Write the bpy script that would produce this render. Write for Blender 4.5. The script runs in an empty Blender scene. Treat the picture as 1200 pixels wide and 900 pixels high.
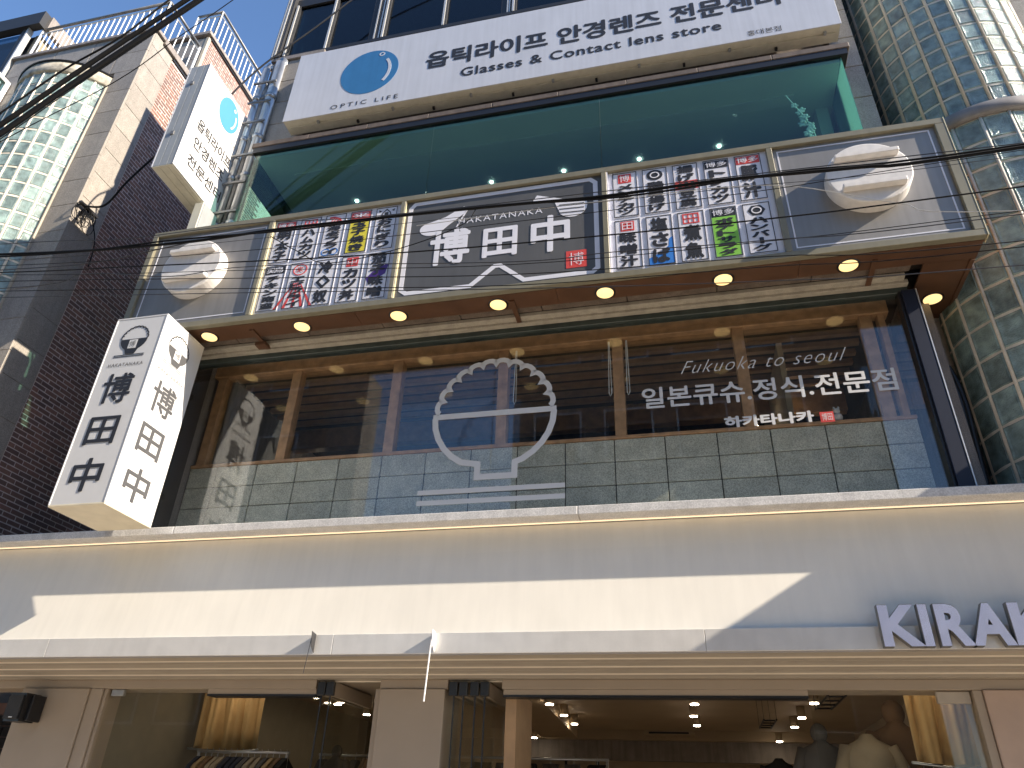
import bpy, bmesh, math, random
from mathutils import Vector, Matrix
from math import radians, sin, cos, pi
random.seed(7)
S = bpy.context.scene
COL = S.collection

# ---------------------------------------------------------------- camera, sky, sun, exposure
cam_d = bpy.data.cameras.new('camera'); cam = bpy.data.objects.new('camera', cam_d); COL.objects.link(cam)
cam_d.sensor_width = 36; cam_d.lens = 36*858.2/1200; cam_d.clip_end = 3000; cam_d.clip_start = .05
right = Vector((0.97400, 0.22390, 0.03442)); up = Vector((0.08558, -0.50437, 0.85924)); fwd = Vector((-0.20975, 0.83395, 0.51042))
cam.matrix_world = Matrix(((right.x, up.x, -fwd.x, 0), (right.y, up.y, -fwd.y, -6.4), (right.z, up.z, -fwd.z, 1.6), (0, 0, 0, 1)))
S.camera = cam
SUN = Vector((1, -0.19, 0.62)).normalized()
sun_d = bpy.data.lights.new('sun', 'SUN'); sun_d.energy = 5.0; sun_d.angle = radians(.5); sun_d.color = (1, .88, .72)
sun = bpy.data.objects.new('sun', sun_d); COL.objects.link(sun); sun.location = (20, -3, 25)
sun.rotation_euler = SUN.to_track_quat('Z', 'Y').to_euler()
w = bpy.data.worlds.new('World'); S.world = w; w.use_nodes = True
nt = w.node_tree; bg = nt.nodes['Background']; sky = nt.nodes.new('ShaderNodeTexSky'); sky.sky_type = 'NISHITA'
sky.sun_disc = False; sky.sun_elevation = math.asin(SUN.z); sky.sun_rotation = math.atan2(SUN.x, SUN.y)
sky.air_density = 1.0; sky.dust_density = .3; sky.ozone_density = 5.0
nt.links.new(sky.outputs[0], bg.inputs[0]); bg.inputs[1].default_value = .125
S.view_settings.view_transform = 'Standard'; S.view_settings.look = 'None'; S.view_settings.exposure = 1.2
S.view_settings.gamma = 1
try:
    S.cycles.max_bounces = 8; S.cycles.transparent_max_bounces = 16; S.cycles.caustics_reflective = False; S.cycles.caustics_refractive = False
    S.cycles.use_denoising = True
except Exception: pass

# ---------------------------------------------------------------- materials
def nn(t, ty, **k):
    n = t.nodes.new(ty)
    for a, b in k.items(): setattr(n, a, b)
    return n
def M(name, col, rough=.6, metal=0, var=.12, scale=6, bump=0, bscale=60, speck=0, sscale=180, rnd=0, streak=0, coat=0, spec=.5):
    m = bpy.data.materials.new(name); m.use_nodes = True; t = m.node_tree; b = t.nodes['Principled BSDF']; L = t.links
    b.inputs['Roughness'].default_value = rough; b.inputs['Metallic'].default_value = metal
    b.inputs['Specular IOR Level'].default_value = spec
    if coat: b.inputs['Coat Weight'].default_value = coat; b.inputs['Coat Roughness'].default_value = .08
    geo = nn(t, 'ShaderNodeNewGeometry')
    no = nn(t, 'ShaderNodeTexNoise'); no.inputs['Scale'].default_value = scale; no.inputs['Detail'].default_value = 5
    L.new(geo.outputs['Position'], no.inputs['Vector'])
    mr = nn(t, 'ShaderNodeMapRange'); mr.inputs['From Min'].default_value = .3; mr.inputs['From Max'].default_value = .7
    mr.inputs['To Min'].default_value = 1-var; mr.inputs['To Max'].default_value = 1+var
    L.new(no.outputs[0], mr.inputs['Value']); val = mr.outputs[0]
    def mul(a, bb):
        x = nn(t, 'ShaderNodeMath', operation='MULTIPLY'); L.new(a, x.inputs[0]); L.new(bb, x.inputs[1]); return x.outputs[0]
    if speck:
        n2 = nn(t, 'ShaderNodeTexNoise'); n2.inputs['Scale'].default_value = sscale; n2.inputs['Detail'].default_value = 2
        L.new(geo.outputs['Position'], n2.inputs['Vector'])
        m2 = nn(t, 'ShaderNodeMapRange'); m2.inputs['From Min'].default_value = .35; m2.inputs['From Max'].default_value = .65
        m2.inputs['To Min'].default_value = 1-speck; m2.inputs['To Max'].default_value = 1+speck
        L.new(n2.outputs[0], m2.inputs['Value']); val = mul(val, m2.outputs[0])
    if streak:
        mp = nn(t, 'ShaderNodeMapping'); mp.inputs['Scale'].default_value = (14, 14, .7); L.new(geo.outputs['Position'], mp.inputs['Vector'])
        n3 = nn(t, 'ShaderNodeTexNoise'); n3.inputs['Scale'].default_value = 1; n3.inputs['Detail'].default_value = 6; L.new(mp.outputs[0], n3.inputs['Vector'])
        m3 = nn(t, 'ShaderNodeMapRange'); m3.inputs['From Min'].default_value = .35; m3.inputs['From Max'].default_value = .7
        m3.inputs['To Min'].default_value = 1; m3.inputs['To Max'].default_value = 1-streak
        L.new(n3.outputs[0], m3.inputs['Value']); val = mul(val, m3.outputs[0])
    if rnd:
        oi = nn(t, 'ShaderNodeObjectInfo'); m4 = nn(t, 'ShaderNodeMapRange'); m4.inputs['To Min'].default_value = 1-rnd; m4.inputs['To Max'].default_value = 1+rnd
        L.new(oi.outputs['Random'], m4.inputs['Value']); val = mul(val, m4.outputs[0])
    vm = nn(t, 'ShaderNodeVectorMath', operation='SCALE'); vm.inputs[0].default_value = col; L.new(val, vm.inputs['Scale'])
    L.new(vm.outputs[0], b.inputs['Base Color'])
    if bump:
        nb = nn(t, 'ShaderNodeTexNoise'); nb.inputs['Scale'].default_value = bscale; nb.inputs['Detail'].default_value = 3
        L.new(geo.outputs['Position'], nb.inputs['Vector'])
        bn = nn(t, 'ShaderNodeBump'); bn.inputs['Strength'].default_value = bump; bn.inputs['Distance'].default_value = .01
        L.new(nb.outputs[0], bn.inputs['Height']); L.new(bn.outputs[0], b.inputs['Normal'])
    return m
def glass(name, tint, refl=1.0, rough=0.0, frost=0):
    m = bpy.data.materials.new(name); m.use_nodes = True; t = m.node_tree; L = t.links; t.nodes.clear()
    out = nn(t, 'ShaderNodeOutputMaterial'); tr = nn(t, 'ShaderNodeBsdfTransparent'); tr.inputs[0].default_value = (*tint, 1)
    gl = nn(t, 'ShaderNodeBsdfGlossy'); gl.inputs['Roughness'].default_value = rough; gl.inputs['Color'].default_value = (1, 1, 1, 1)
    geo = nn(t, 'ShaderNodeNewGeometry'); dp = nn(t, 'ShaderNodeVectorMath', operation='DOT_PRODUCT')
    L.new(geo.outputs['Normal'], dp.inputs[0]); L.new(geo.outputs['Incoming'], dp.inputs[1])
    ab = nn(t, 'ShaderNodeMath', operation='ABSOLUTE'); L.new(dp.outputs['Value'], ab.inputs[0])
    om = nn(t, 'ShaderNodeMath', operation='SUBTRACT'); om.inputs[0].default_value = 1; L.new(ab.outputs[0], om.inputs[1])
    pw = nn(t, 'ShaderNodeMath', operation='POWER'); pw.inputs[1].default_value = 5; L.new(om.outputs[0], pw.inputs[0])
    ma = nn(t, 'ShaderNodeMath', operation='MULTIPLY_ADD'); ma.inputs[1].default_value = .955*refl; ma.inputs[2].default_value = .045*refl; ma.use_clamp = True
    L.new(pw.outputs[0], ma.inputs[0]); mx = nn(t, 'ShaderNodeMixShader'); L.new(ma.outputs[0], mx.inputs[0])
    base = tr.outputs[0]
    if frost:
        tl = nn(t, 'ShaderNodeBsdfTranslucent'); tl.inputs[0].default_value = (tint[0], tint[1], tint[2], 1)
        df = nn(t, 'ShaderNodeBsdfDiffuse'); df.inputs[0].default_value = (tint[0], tint[1], tint[2], 1)
        m1 = nn(t, 'ShaderNodeMixShader'); m1.inputs[0].default_value = .5; L.new(tl.outputs[0], m1.inputs[1]); L.new(df.outputs[0], m1.inputs[2])
        m2 = nn(t, 'ShaderNodeMixShader'); m2.inputs[0].default_value = frost; L.new(tr.outputs[0], m2.inputs[1]); L.new(m1.outputs[0], m2.inputs[2]); base = m2.outputs[0]
    L.new(base, mx.inputs[1]); L.new(gl.outputs[0], mx.inputs[2]); L.new(mx.outputs[0], out.inputs[0])
    return m
def emis(name, col, st):
    m = bpy.data.materials.new(name); m.use_nodes = True; t = m.node_tree; b = t.nodes['Principled BSDF']
    b.inputs['Base Color'].default_value = (*col, 1); b.inputs['Emission Color'].default_value = (*col, 1); b.inputs['Emission Strength'].default_value = st
    return m
gran = M('grey_granite', (.305, .275, .24), .55, var=.08, speck=.28, sscale=120, rnd=.07, bump=.15, bscale=150, streak=.12)
gran_d = M('weathered_granite', (.27, .235, .21), .6, var=.12, speck=.3, sscale=120, rnd=.08, streak=.3)
tile = M('dark_stone_tile', (.50, .50, .42), .5, var=.15, speck=.3, sscale=110, rnd=.08, bump=.2, bscale=120)
mort = M('mortar', (.42, .38, .34), .85, var=.15)
joint = M('dark_joint', (.05, .05, .05), .9)
brk = [M('brick_red', (.24, .125, .095), .75, var=.15, scale=12, rnd=.18), M('brick_brown', (.20, .11, .085), .75, var=.15, rnd=.18), M('brick_dark', (.16, .095, .08), .75, var=.15, rnd=.18)]
brick_mortar = M('brick_mortar', (.62, .52, .48), .9, var=.1)
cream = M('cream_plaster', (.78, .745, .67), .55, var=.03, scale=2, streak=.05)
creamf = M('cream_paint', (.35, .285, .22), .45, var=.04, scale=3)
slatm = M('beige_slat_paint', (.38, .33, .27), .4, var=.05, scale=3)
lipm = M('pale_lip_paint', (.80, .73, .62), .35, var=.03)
capm = M('galvanised_cap', (.60, .59, .58), .45, metal=.0, var=.08, speck=.15, sscale=90, streak=.12)
bandm = M('brushed_metal_band', (.66, .64, .61), .4, metal=.2, var=.06, speck=.14, sscale=200, streak=.05)
white = M('white_paint', (.78, .78, .78), .4, var=.03)
steel = M('steel_pipe', (.5, .51, .52), .35, metal=.7, var=.12, streak=.15)
dsteel = M('weathered_steel', (.24, .24, .24), .5, metal=.5, var=.2, streak=.2)
olive = M('olive_frame_metal', (.235, .215, .15), .42, metal=.15, var=.06, streak=.12)
oliveb = M('brass_trim', (.75, .66, .42), .35, metal=.3, var=.06)
slate = M('slate_sign_face', (.29, .275, .255), .5, metal=.5, var=.08, scale=2, streak=.12)
slate2 = M('charcoal_sign_face', (.10, .10, .10), .42, var=.08, scale=2, streak=.10)
lav = M('white_film_letter', (.74, .74, .80), .4, var=.02)
cardm = M('white_menu_card', (.72, .72, .78), .4, var=.02, streak=.05)
ink = M('black_ink', (.022, .022, .026), .5, var=.05)
inkg = M('grey_ink', (.075, .075, .08), .5, var=.05)
redm = M('red_print', (.62, .07, .06), .45, var=.04)
yel = M('yellow_print', (.72, .62, .05), .45, var=.04); grn = M('green_print', (.22, .52, .07), .45, var=.04)
blu = M('blue_print', (.04, .2, .60), .45, var=.04); pur = M('purple_print', (.08, .03, .22), .45, var=.04)
knobm = M('white_knob_plastic', (.74, .71, .68), .42, var=.05, scale=5, streak=.12)
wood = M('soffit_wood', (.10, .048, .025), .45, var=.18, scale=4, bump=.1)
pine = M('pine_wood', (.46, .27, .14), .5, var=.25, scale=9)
pined = M('batten_wood', (.36, .22, .13), .55, var=.2, scale=8)
beam_g = M('dark_green_beam', (.045, .06, .055), .35, var=.15, streak=.3)
stonetrim = M('pale_stone_trim', (.42, .38, .31), .6, var=.1, speck=.15, streak=.2)
navy = M('navy_post_paint', (.014, .018, .035), .45, var=.05, spec=.3)
blackm = M('black_metal', (.012, .012, .014), .4, var=.05)
rubber = M('black_cable_rubber', (.008, .008, .009), .7, var=.1, spec=.2)
cablel = M('grey_cable', (.03, .03, .033), .4, var=.1)
optw = M('white_flex_face', (.56, .58, .64), .38, var=.03, scale=3, streak=.10)
optc = M('cream_sign_side', (.62, .60, .50), .45, var=.06, streak=.10)
optg = M('grey_aluminium_profile', (.36, .38, .39), .4, metal=.1, var=.06, streak=.10)
oblue = M('blue_ball_print', (.035, .17, .38), .45, var=.04, streak=.08); oblue2 = M('sky_blue_print', (.07, .27, .50), .45, var=.03)
lbm = M('white_lightbox_acrylic', (.62, .62, .62), .3, var=.03)
decal = M('white_vinyl', (.62, .62, .62), .5, var=.03)
winframe = M('aluminium_frame', (.55, .55, .54), .35, metal=.4, var=.08)
bframe = M('dark_window_frame', (.016, .016, .018), .5, var=.1)
blkglass = M('glass_block', (.22, .30, .28), .12, var=.45, scale=9, bump=1.0, bscale=75, rnd=.25, spec=.9)
mortb = M('block_mortar', (.70, .63, .52), .7, var=.12, speck=.1)
ringm = M('ring_concrete', (.25, .235, .23), .6, var=.15, streak=.2)
asph = M('asphalt', (.055, .055, .057), .85, var=.2, speck=.3, bump=.3)
paver = M('road_pavers', (.52, .46, .38), .85, var=.12, speck=.12)
pave = M('pavement_concrete', (.54, .48, .40), .8, var=.15, speck=.15)
shopw = M('shop_wall_paint', (.50, .40, .28), .7, var=.06, scale=2)
shopc = M('shop_ceiling_paint', (.42, .32, .21), .7, var=.06, scale=2)
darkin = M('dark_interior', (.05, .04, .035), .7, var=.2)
tealc = M('teal_ceiling_paint', (.60, .62, .60), .7, var=.05, scale=1)
oppw = M('concrete_render', (.15, .14, .13), .7, var=.12, speck=.1, streak=.2)
cloths = [M('navy_cloth', (.02, .025, .045), .9), M('cream_cloth', (.34, .28, .19), .9), M('black_cloth', (.015, .015, .015), .95), M('tan_cloth', (.17, .10, .05), .9), M('grey_cloth', (.10, .095, .09), .9), M('ochre_cloth', (.40, .28, .14), .9)]
petal = M('pale_mint_petal', (.75, .85, .8), .5)
g_front = glass('clear_glass', (.965, .975, .97), .95)
g_in = glass('clear_shop_glass', (.96, .965, .95), .5)
g_teal = glass('teal_glass', (.66, .83, .79), .8)
g_tealr = glass('teal_frosted_glass', (.50, .74, .68), .3, frost=.35)
g_dark = glass('dark_tinted_glass', (.30, .42, .5), .8)
lampm = emis('warm_lamp', (1, .70, .30), .62)
lampi = emis('interior_lamp', (1, .83, .62), 24)
lampt = emis('cool_lamp', (.9, 1, .97), 5)
glowm = emis('warm_glow', (1, .78, .52), .38)

# ---------------------------------------------------------------- object helpers
ORG = {}
def tag(o, label=None, cat=None, group=None, kind=None):
    if label: o['label'] = label
    if cat: o['category'] = cat
    if group: o['group'] = group
    if kind: o['kind'] = kind
    return o
def thing(name, label, cat, loc, group=None):
    o = bpy.data.objects.new(name, None); COL.objects.link(o); o.location = loc; o.empty_display_size = .1
    ORG[o.name] = Vector(loc); return tag(o, label, cat, group)
def link(name, me, c, parent=None):
    o = bpy.data.objects.new(name, me); COL.objects.link(o); c = Vector(c)
    if parent is not None:
        o.parent = parent; o.location = c-ORG[parent.name]
    else: o.location = c
    ORG[o.name] = c; return o
def setmat(me, mat):
    for m in (mat if isinstance(mat, (list, tuple)) else [mat]): me.materials.append(m)
def mesh(name, vs, fs, mat, parent=None, smooth=False, mi=None):
    lo = [min(v[i] for v in vs) for i in range(3)]; hi = [max(v[i] for v in vs) for i in range(3)]
    c = Vector([(lo[i]+hi[i])/2 for i in range(3)])
    me = bpy.data.meshes.new(name); me.from_pydata([tuple(Vector(v)-c) for v in vs], [], fs); setmat(me, mat)
    if smooth: me.shade_smooth()
    if mi: me.polygons.foreach_set('material_index', mi)
    me.update(); return link(name, me, c, parent)
CACHE = {}
def bev(me, b, seg=1):
    bm = bmesh.new(); bm.from_mesh(me); bmesh.ops.bevel(bm, geom=bm.edges[:], offset=b, segments=seg, affect='EDGES', profile=.5); bm.to_mesh(me); bm.free()
BF = [(0, 3, 2, 1), (4, 5, 6, 7), (0, 1, 5, 4), (1, 2, 6, 5), (2, 3, 7, 6), (3, 0, 4, 7)]
def boxv(x0, x1, y0, y1, z0, z1): return [(x0, y0, z0), (x1, y0, z0), (x1, y1, z0), (x0, y1, z0), (x0, y0, z1), (x1, y0, z1), (x1, y1, z1), (x0, y1, z1)]
def box(name, b, mat, parent=None, bevel=0):
    d = (round(b[1]-b[0], 4), round(b[3]-b[2], 4), round(b[5]-b[4], 4)); k = (d, mat.name, bevel)
    if k not in CACHE:
        me = bpy.data.meshes.new(name); me.from_pydata(boxv(-d[0]/2, d[0]/2, -d[1]/2, d[1]/2, -d[2]/2, d[2]/2), [], BF); me.materials.append(mat)
        if bevel: bev(me, min(bevel, min(d)*.45))
        CACHE[k] = me
    return link(name, CACHE[k], ((b[0]+b[1])/2, (b[2]+b[3])/2, (b[4]+b[5])/2), parent)
def boxes(name, bl, mat, parent=None):
    vs, fs = [], []
    for b in bl:
        n = len(vs); vs += boxv(*b); fs += [tuple(i+n for i in f) for f in BF]
    return mesh(name, vs, fs, mat, parent)
def tubev(pts, r, n=8):
    vs, fs = [], []; P = [Vector(p) for p in pts]
    for i, p in enumerate(P):
        d = (P[min(i+1, len(P)-1)]-P[max(i-1, 0)]).normalized()
        a = d.cross(Vector((0, 0, 1)) if abs(d.z) < .9 else Vector((0, 1, 0))).normalized(); b = d.cross(a)
        rr = r[i] if isinstance(r, (list, tuple)) else r
        for k in range(n): vs.append(tuple(p+rr*(cos(2*pi*k/n)*a+sin(2*pi*k/n)*b)))
    for i in range(len(P)-1):
        for k in range(n): fs.append((i*n+k, i*n+(k+1) % n, (i+1)*n+(k+1) % n, (i+1)*n+k))
    fs.append(tuple(range(n))[::-1]); fs.append(tuple((len(P)-1)*n+k for k in range(n)))
    return vs, fs
def tube(name, pts, r, mat, parent=None, n=8):
    v, f = tubev(pts, r, n); return mesh(name, v, f, mat, parent, smooth=n > 6)
def tubes(name, lst, mat, parent=None, n=6):
    vs, fs = [], []
    for pts, r in lst:
        v, f = tubev(pts, r, n); k = len(vs); vs += v; fs += [tuple(i+k for i in q) for q in f]
    return mesh(name, vs, fs, mat, parent, smooth=True)
def cat_rom(pts, m=6):
    P = [Vector(p) for p in pts]; P = [2*P[0]-P[1]]+P+[2*P[-1]-P[-2]]; out = []
    for i in range(1, len(P)-2):
        for k in range(m):
            t = k/m; a, b, c, d = P[i-1:i+3]
            out.append(.5*((2*b)+(c-a)*t+(2*a-5*b+4*c-d)*t*t+(3*b-a-3*c+d)*t**3))
    out.append(P[-2]); return [tuple(p) for p in out]
# planes: 'F' facade-parallel at Y=d facing the street, 'X' at X=d facing +x
def mp(pl, d, u, v): return (u, d, v) if pl == 'F' else (d, u, v)
def off(pl, d, e): return d-e if pl == 'F' else d+e
def poly(name, pl, d, pts, mat, parent=None, th=.003):
    n = len(pts); dd = off(pl, d, th)
    vs = [mp(pl, dd, *p) for p in pts]+[mp(pl, d, *p) for p in pts]
    fs = [tuple(range(n))]+[(i, (i+1) % n, n+(i+1) % n, n+i)[::-1] for i in range(n)]
    ar = sum(pts[i][0]*pts[(i+1) % n][1]-pts[(i+1) % n][0]*pts[i][1] for i in range(n))
    if ar < 0: fs = [f[::-1] for f in fs]
    return mesh(name, vs, fs, mat, parent)
def strokev(path, wd, closed):
    n = len(path); L, R = [], []
    for i in range(n):
        p = Vector(path[i]); a = Vector(path[(i-1) % n]) if closed or i else None; b = Vector(path[(i+1) % n]) if closed or i < n-1 else None
        d1 = (p-a).normalized() if a is not None else (b-p).normalized(); d2 = (b-p).normalized() if b is not None else d1
        n1 = Vector((-d1.y, d1.x)); n2 = Vector((-d2.y, d2.x)); m = (n1+n2)
        m = m.normalized() if m.length > 1e-6 else n1; s = wd/2/max(.35, m.dot(n1)); L.append(p+m*s); R.append(p-m*s)
    return L, R
def stroke(name, pl, d, path, wd, mat, parent=None, closed=True, th=.003):
    L, R = strokev(path, wd, closed); n = len(path); dd = off(pl, d, th)
    vs = [mp(pl, dd, *p) for p in L]+[mp(pl, dd, *p) for p in R]+[mp(pl, d, *p) for p in L]+[mp(pl, d, *p) for p in R]; fs = []
    for i in range(n if closed else n-1):
        j = (i+1) % n; fs += [(i, n+i, n+j, j), (i, j, 2*n+j, 2*n+i), (n+i, 3*n+i, 3*n+j, n+j)]
    return mesh(name, vs, fs, mat, parent)
def ell(cu, cv, ru, rv, a0=0, a1=360, n=40):
    full = abs(a1-a0) >= 360; return [(cu+ru*cos(radians(a0+(a1-a0)*k/n)), cv+rv*sin(radians(a0+(a1-a0)*k/n))) for k in range(n if full else n+1)]
def roundrect(u0, u1, v0, v1, r, n=5):
    o = []
    for cu, cv, a in ((u1-r, v0+r, -90), (u1-r, v1-r, 0), (u0+r, v1-r, 90), (u0+r, v0+r, 180)): o += ell(cu, cv, r, r, a, a+90, n)
    return o
TC = {}
def textmesh(body, bold, space=1.0, curve=False):
    k = (body, bold, space, curve)
    if k not in TC:
        cu = bpy.data.curves.new('t', 'FONT'); cu.body = body; cu.align_x = 'CENTER'; cu.space_character = space; cu.resolution_u = 3
        if curve or bold < 0: cu.offset = bold
        o = bpy.data.objects.new('t', cu); COL.objects.link(o); dg = bpy.context.evaluated_depsgraph_get(); dg.update()
        me = bpy.data.meshes.new_from_object(o.evaluated_get(dg)); bpy.data.objects.remove(o)
        v0 = [tuple(v.co) for v in me.vertices]; f0 = [tuple(p.vertices) for p in me.polygons]; bpy.data.meshes.remove(me)
        vs, fs = [], []; ring = [(0, 0)]
        if bold > 0 and not curve: ring += [(bold*cos(2*pi*q/8), bold*sin(2*pi*q/8)) for q in range(8)]
        for l, (dx, dy) in enumerate(ring):
            n = len(vs); vs += [(v[0]+dx, v[1]+dy, l*.00012) for v in v0]; fs += [tuple(i+n for i in f) for f in f0]
        u = [v[0] for v in vs]; q = [v[1] for v in vs]; bb = (min(u), max(u), min(q), max(q))
        TC[k] = ([((v[0]-bb[0])/(bb[1]-bb[0]), (v[1]-bb[2])/(bb[3]-bb[2]), v[2]) for v in vs], fs)
    return TC[k]
def text(body, pl, d, rect, mat, parent, bold=.0, th=.003, shear=0, name='lettering', space=1.0, solid=0):
    """fit the written glyphs into rect=(u0,u1,v0,v1) on the plane"""
    uv, fs = textmesh(body, bold, space, bool(solid) or name == 'letter_face'); u0, u1, v0, v1 = rect
    P = [(u0+(u1-u0)*a+shear*(v1-v0)*(b-.5), v0+(v1-v0)*b, l) for a, b, l in uv]
    vs = [mp(pl, off(pl, d, th+p[2]), p[0], p[1]) for p in P]; F = list(fs)
    if solid:
        n = len(vs); vs += [mp(pl, d, p[0], p[1]) for p in P]; cnt = {}
        for f in fs:
            for i in range(len(f)): cnt[(f[i], f[(i+1) % len(f)])] = 1
        for (a, b) in cnt:
            if (b, a) not in cnt: F.append((b, a, n+a, n+b))
    return mesh(name, vs, F, mat, parent)
def vtext(chars, pl, d, rect, mat, parent, bold=.0, gap=.12, th=.003, name='lettering'):
    """upright column of characters, one mesh"""
    u0, u1, v0, v1 = rect; n = len(chars); h = (v1-v0)/(n+(n-1)*gap); vs, fs = [], []
    for i, c in enumerate(chars):
        uv, f = textmesh(c, bold); t = v1-i*h*(1+gap); k = len(vs)
        if c == 'ー': a0, a1 = u0+(u1-u0)*.38, u0+(u1-u0)*.62; uv = [(b, a, l) for a, b, l in uv]; f = [q[::-1] for q in f]
        else: a0, a1 = u0, u1
        vs += [mp(pl, off(pl, d, th+l), a0+(a1-a0)*a, t-h+h*b) for a, b, l in uv]; fs += [tuple(j+k for j in q) for q in f]
    return mesh(name, vs, fs, mat, parent)
def px(p):
    d = Vector(p)-Vector((0, -6.4, 1.6)); z = d.dot(fwd)
    if z < .1: return None
    return 600+858.2*d.dot(right)/z, 450-858.2*d.dot(up)/z, z
def inframe(p, m=15):
    q = px(p); return q is not None and -m < q[0] < 1200+m and -m < q[1] < 900+m

# ---------------------------------------------------------------- setting
def struct(o): o['kind'] = 'structure'; return o
struct(box('ground', (-400, 400, -400, 400, -.3, -.02), asph))
struct(box('road', (-120, 120, -9.6, -2.4, -.0205, -.004), paver))
struct(box('pavement', (-120, 120, -2.4, .3, -.019, .12), pave))

# ================================================================ main building
B = thing('commercial_building', 'grey granite commercial building in the middle with blue glass upper windows and teal shop glass', 'building', (-1.7, 3, 0))
XL, XR = -5.76, 2.62
# side / back walls and slabs
box('wall', (XL, XL+.25, .03, 9, 3.9, 7.6), gran_d, B)
box('wall', (XL, XL+.25, 1.7, 9, 7.6, 9.45), gran_d, B)
box('wall', (XL, XL+.25, .03, 9, 9.45, 13.75), gran_d, B)
box('wall', (XR-.2, XR, .3, 9, 3.9, 13.75), gran_d, B)
box('wall', (XL, XR, 8.8, 9, 2.6, 13.75), gran_d, B)
box('floor_slab', (XL+.05, XR-.05, .1, 8.8, 6.42, 7.6), darkin, B)
box('floor_slab', (XL+.05, XR-.05, .12, 8.8, 9.62, 9.9), tealc, B)
box('roof', (XL, XR, .02, 9, 13.6, 13.76), gran_d, B)
# granite around the upper windows (left pier) + right pier
z = 9.86
for k in range(4):
    box('granite_panel', (XL+.02, -4.85, -.06, .02, z, z+.49), gran, B, .004); z += .5
box('granite_panel', (XL-.01, -4.85, -.09, .03, 11.87, 11.95), gran_d, B)
for k in range(8):
    box('granite_panel', (2.30, 2.60, -.02+0, .05, 7.9+k*.56, 7.9+k*.56+.55), gran, B, .004)
box('wall', (XL+.02, XR, .03, .2, 9.86, 11.86), gran_d, B)
# cornice strip over the teal glass
corn = M('brown_cornice_stone', (.15, .115, .09), .6, var=.15, speck=.3, streak=.3)
for k in range(9):
    x0 = -5.36+k*.86; box('cornice_stone', (x0, min(x0+.855, 2.38), -.40, .0, 9.46, 9.545), corn, B, .006)
box('cornice_soffit', (-5.33, 2.34, -.39, .1, 9.36, 9.455), blackm, B)
box('cornice_lip', (-5.40, 2.40, -.34, .0, 9.548, 9.60), corn, B)
# upper windows
WX = [-5.62, -4.90, -4.12, -3.93, -2.93, -1.96, -1.82, -.80, .2, 1.2, 2.2]
box('window_header', (XL+.02, XR, -.02, .1, 13.4, 13.6), bframe, B)
box('window_sill', (XL+.02, XR, -.05, .1, 11.955, 12.03), bframe, B)
for a, b in zip(WX[:-1], WX[1:]):
    if b-a < .25:
        box('window_post', (a, b, -.03, .10, 12.03, 13.4), bframe, B)
        box('window_trim', (a+.045, a+.065, -.045, -.03, 12.03, 13.4), winframe, B)
        box('window_trim', (b-.065, b-.045, -.045, -.03, 12.03, 13.4), winframe, B)
        continue
    W = boxes('window', [(a, a+.045, -.03, .06, 12.03, 13.4), (b-.045, b, -.03, .06, 12.03, 13.4), (a+.045, b-.045, -.02, .06, 12.03, 12.07)], bframe, B)
    ORG[W.name] = ORG[W.name]
    box('pane', (a+.045, b-.045, .015, .027, 12.07, 13.4), g_dark, W)
    box('frame_edge', (a-.012, a+.018, -.055, -.031, 12.03, 13.4), winframe, W)
box('window_corner_post', (XL-.04, XL+.10, -.10, .12, 11.96, 13.75), bframe, B)
box('window_trim', (XL+.02, XL+.045, -.115, -.101, 11.96, 13.75), winframe, B)
box('window_trim', (XL-.02, XL-.0, -.115, -.101, 11.96, 13.75), winframe, B)
box('office_wall', (XL+.25, XR-.2, 3.4, 3.5, 9.9, 13.6), darkin, B)
# ---- teal glass bay (third storey)
T0, T1, TZ0, TZ1 = -5.30, 2.27, 7.62, 9.36
xs = [T0, -2.70, -.55, T1]
for a, b in zip(xs[:-1], xs[1:]): box('bay_pane', (a+.003, b-.003, -.36, -.35, TZ0, TZ1), g_teal, B)
box('bay_side_pane', (T1-.01, T1, -.345, .32, TZ0, TZ1), g_tealr, B)
box('bay_side_pane', (T0, T0+.01, -.345, 1.62, TZ0, TZ1), g_teal, B)
box('bay_floor', (T0, T1, -.33, .1, 7.60, 7.63), darkin, B)
box('shop_ceiling', (T0+.02, T1-.02, -.33, 6.2, 9.30, 9.35), tealc, B)
box('shop_back_wall', (T0+.2, T1-.2, 6.2, 6.3, 7.6, 9.3), tealc, B)
box('bay_post', (T0+.012, T0+.05, 1.62, 1.68, TZ0, TZ1), bframe, B)
box('bay_post', (T1-.22, T1-.08, .30, .5, TZ0, TZ1), tealc, B)
for x, y, r in [(-4.23, .68, .024), (-2.2, .70, .024), (-1.17, .69, .024), (-.14, .68, .024), (.90, .66, .024), (1.08, .16, .012)]:
    tube('ceiling_lamp', [(x, y, 9.285), (x, y, 9.299)], r, lampt, B, 16)
for k in range(0): box('ceiling_joint', (-4.9+k*1.5, -4.885+k*1.5, -.3, 6.1, 9.290, 9.2985), gran_d, B)
box('reflection_band', (T0+.4, T1-.5, .02, .16, 9.27, 9.2985), decal, B)  # light strip's reflection on the ceiling, drawn as a pale band
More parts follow.
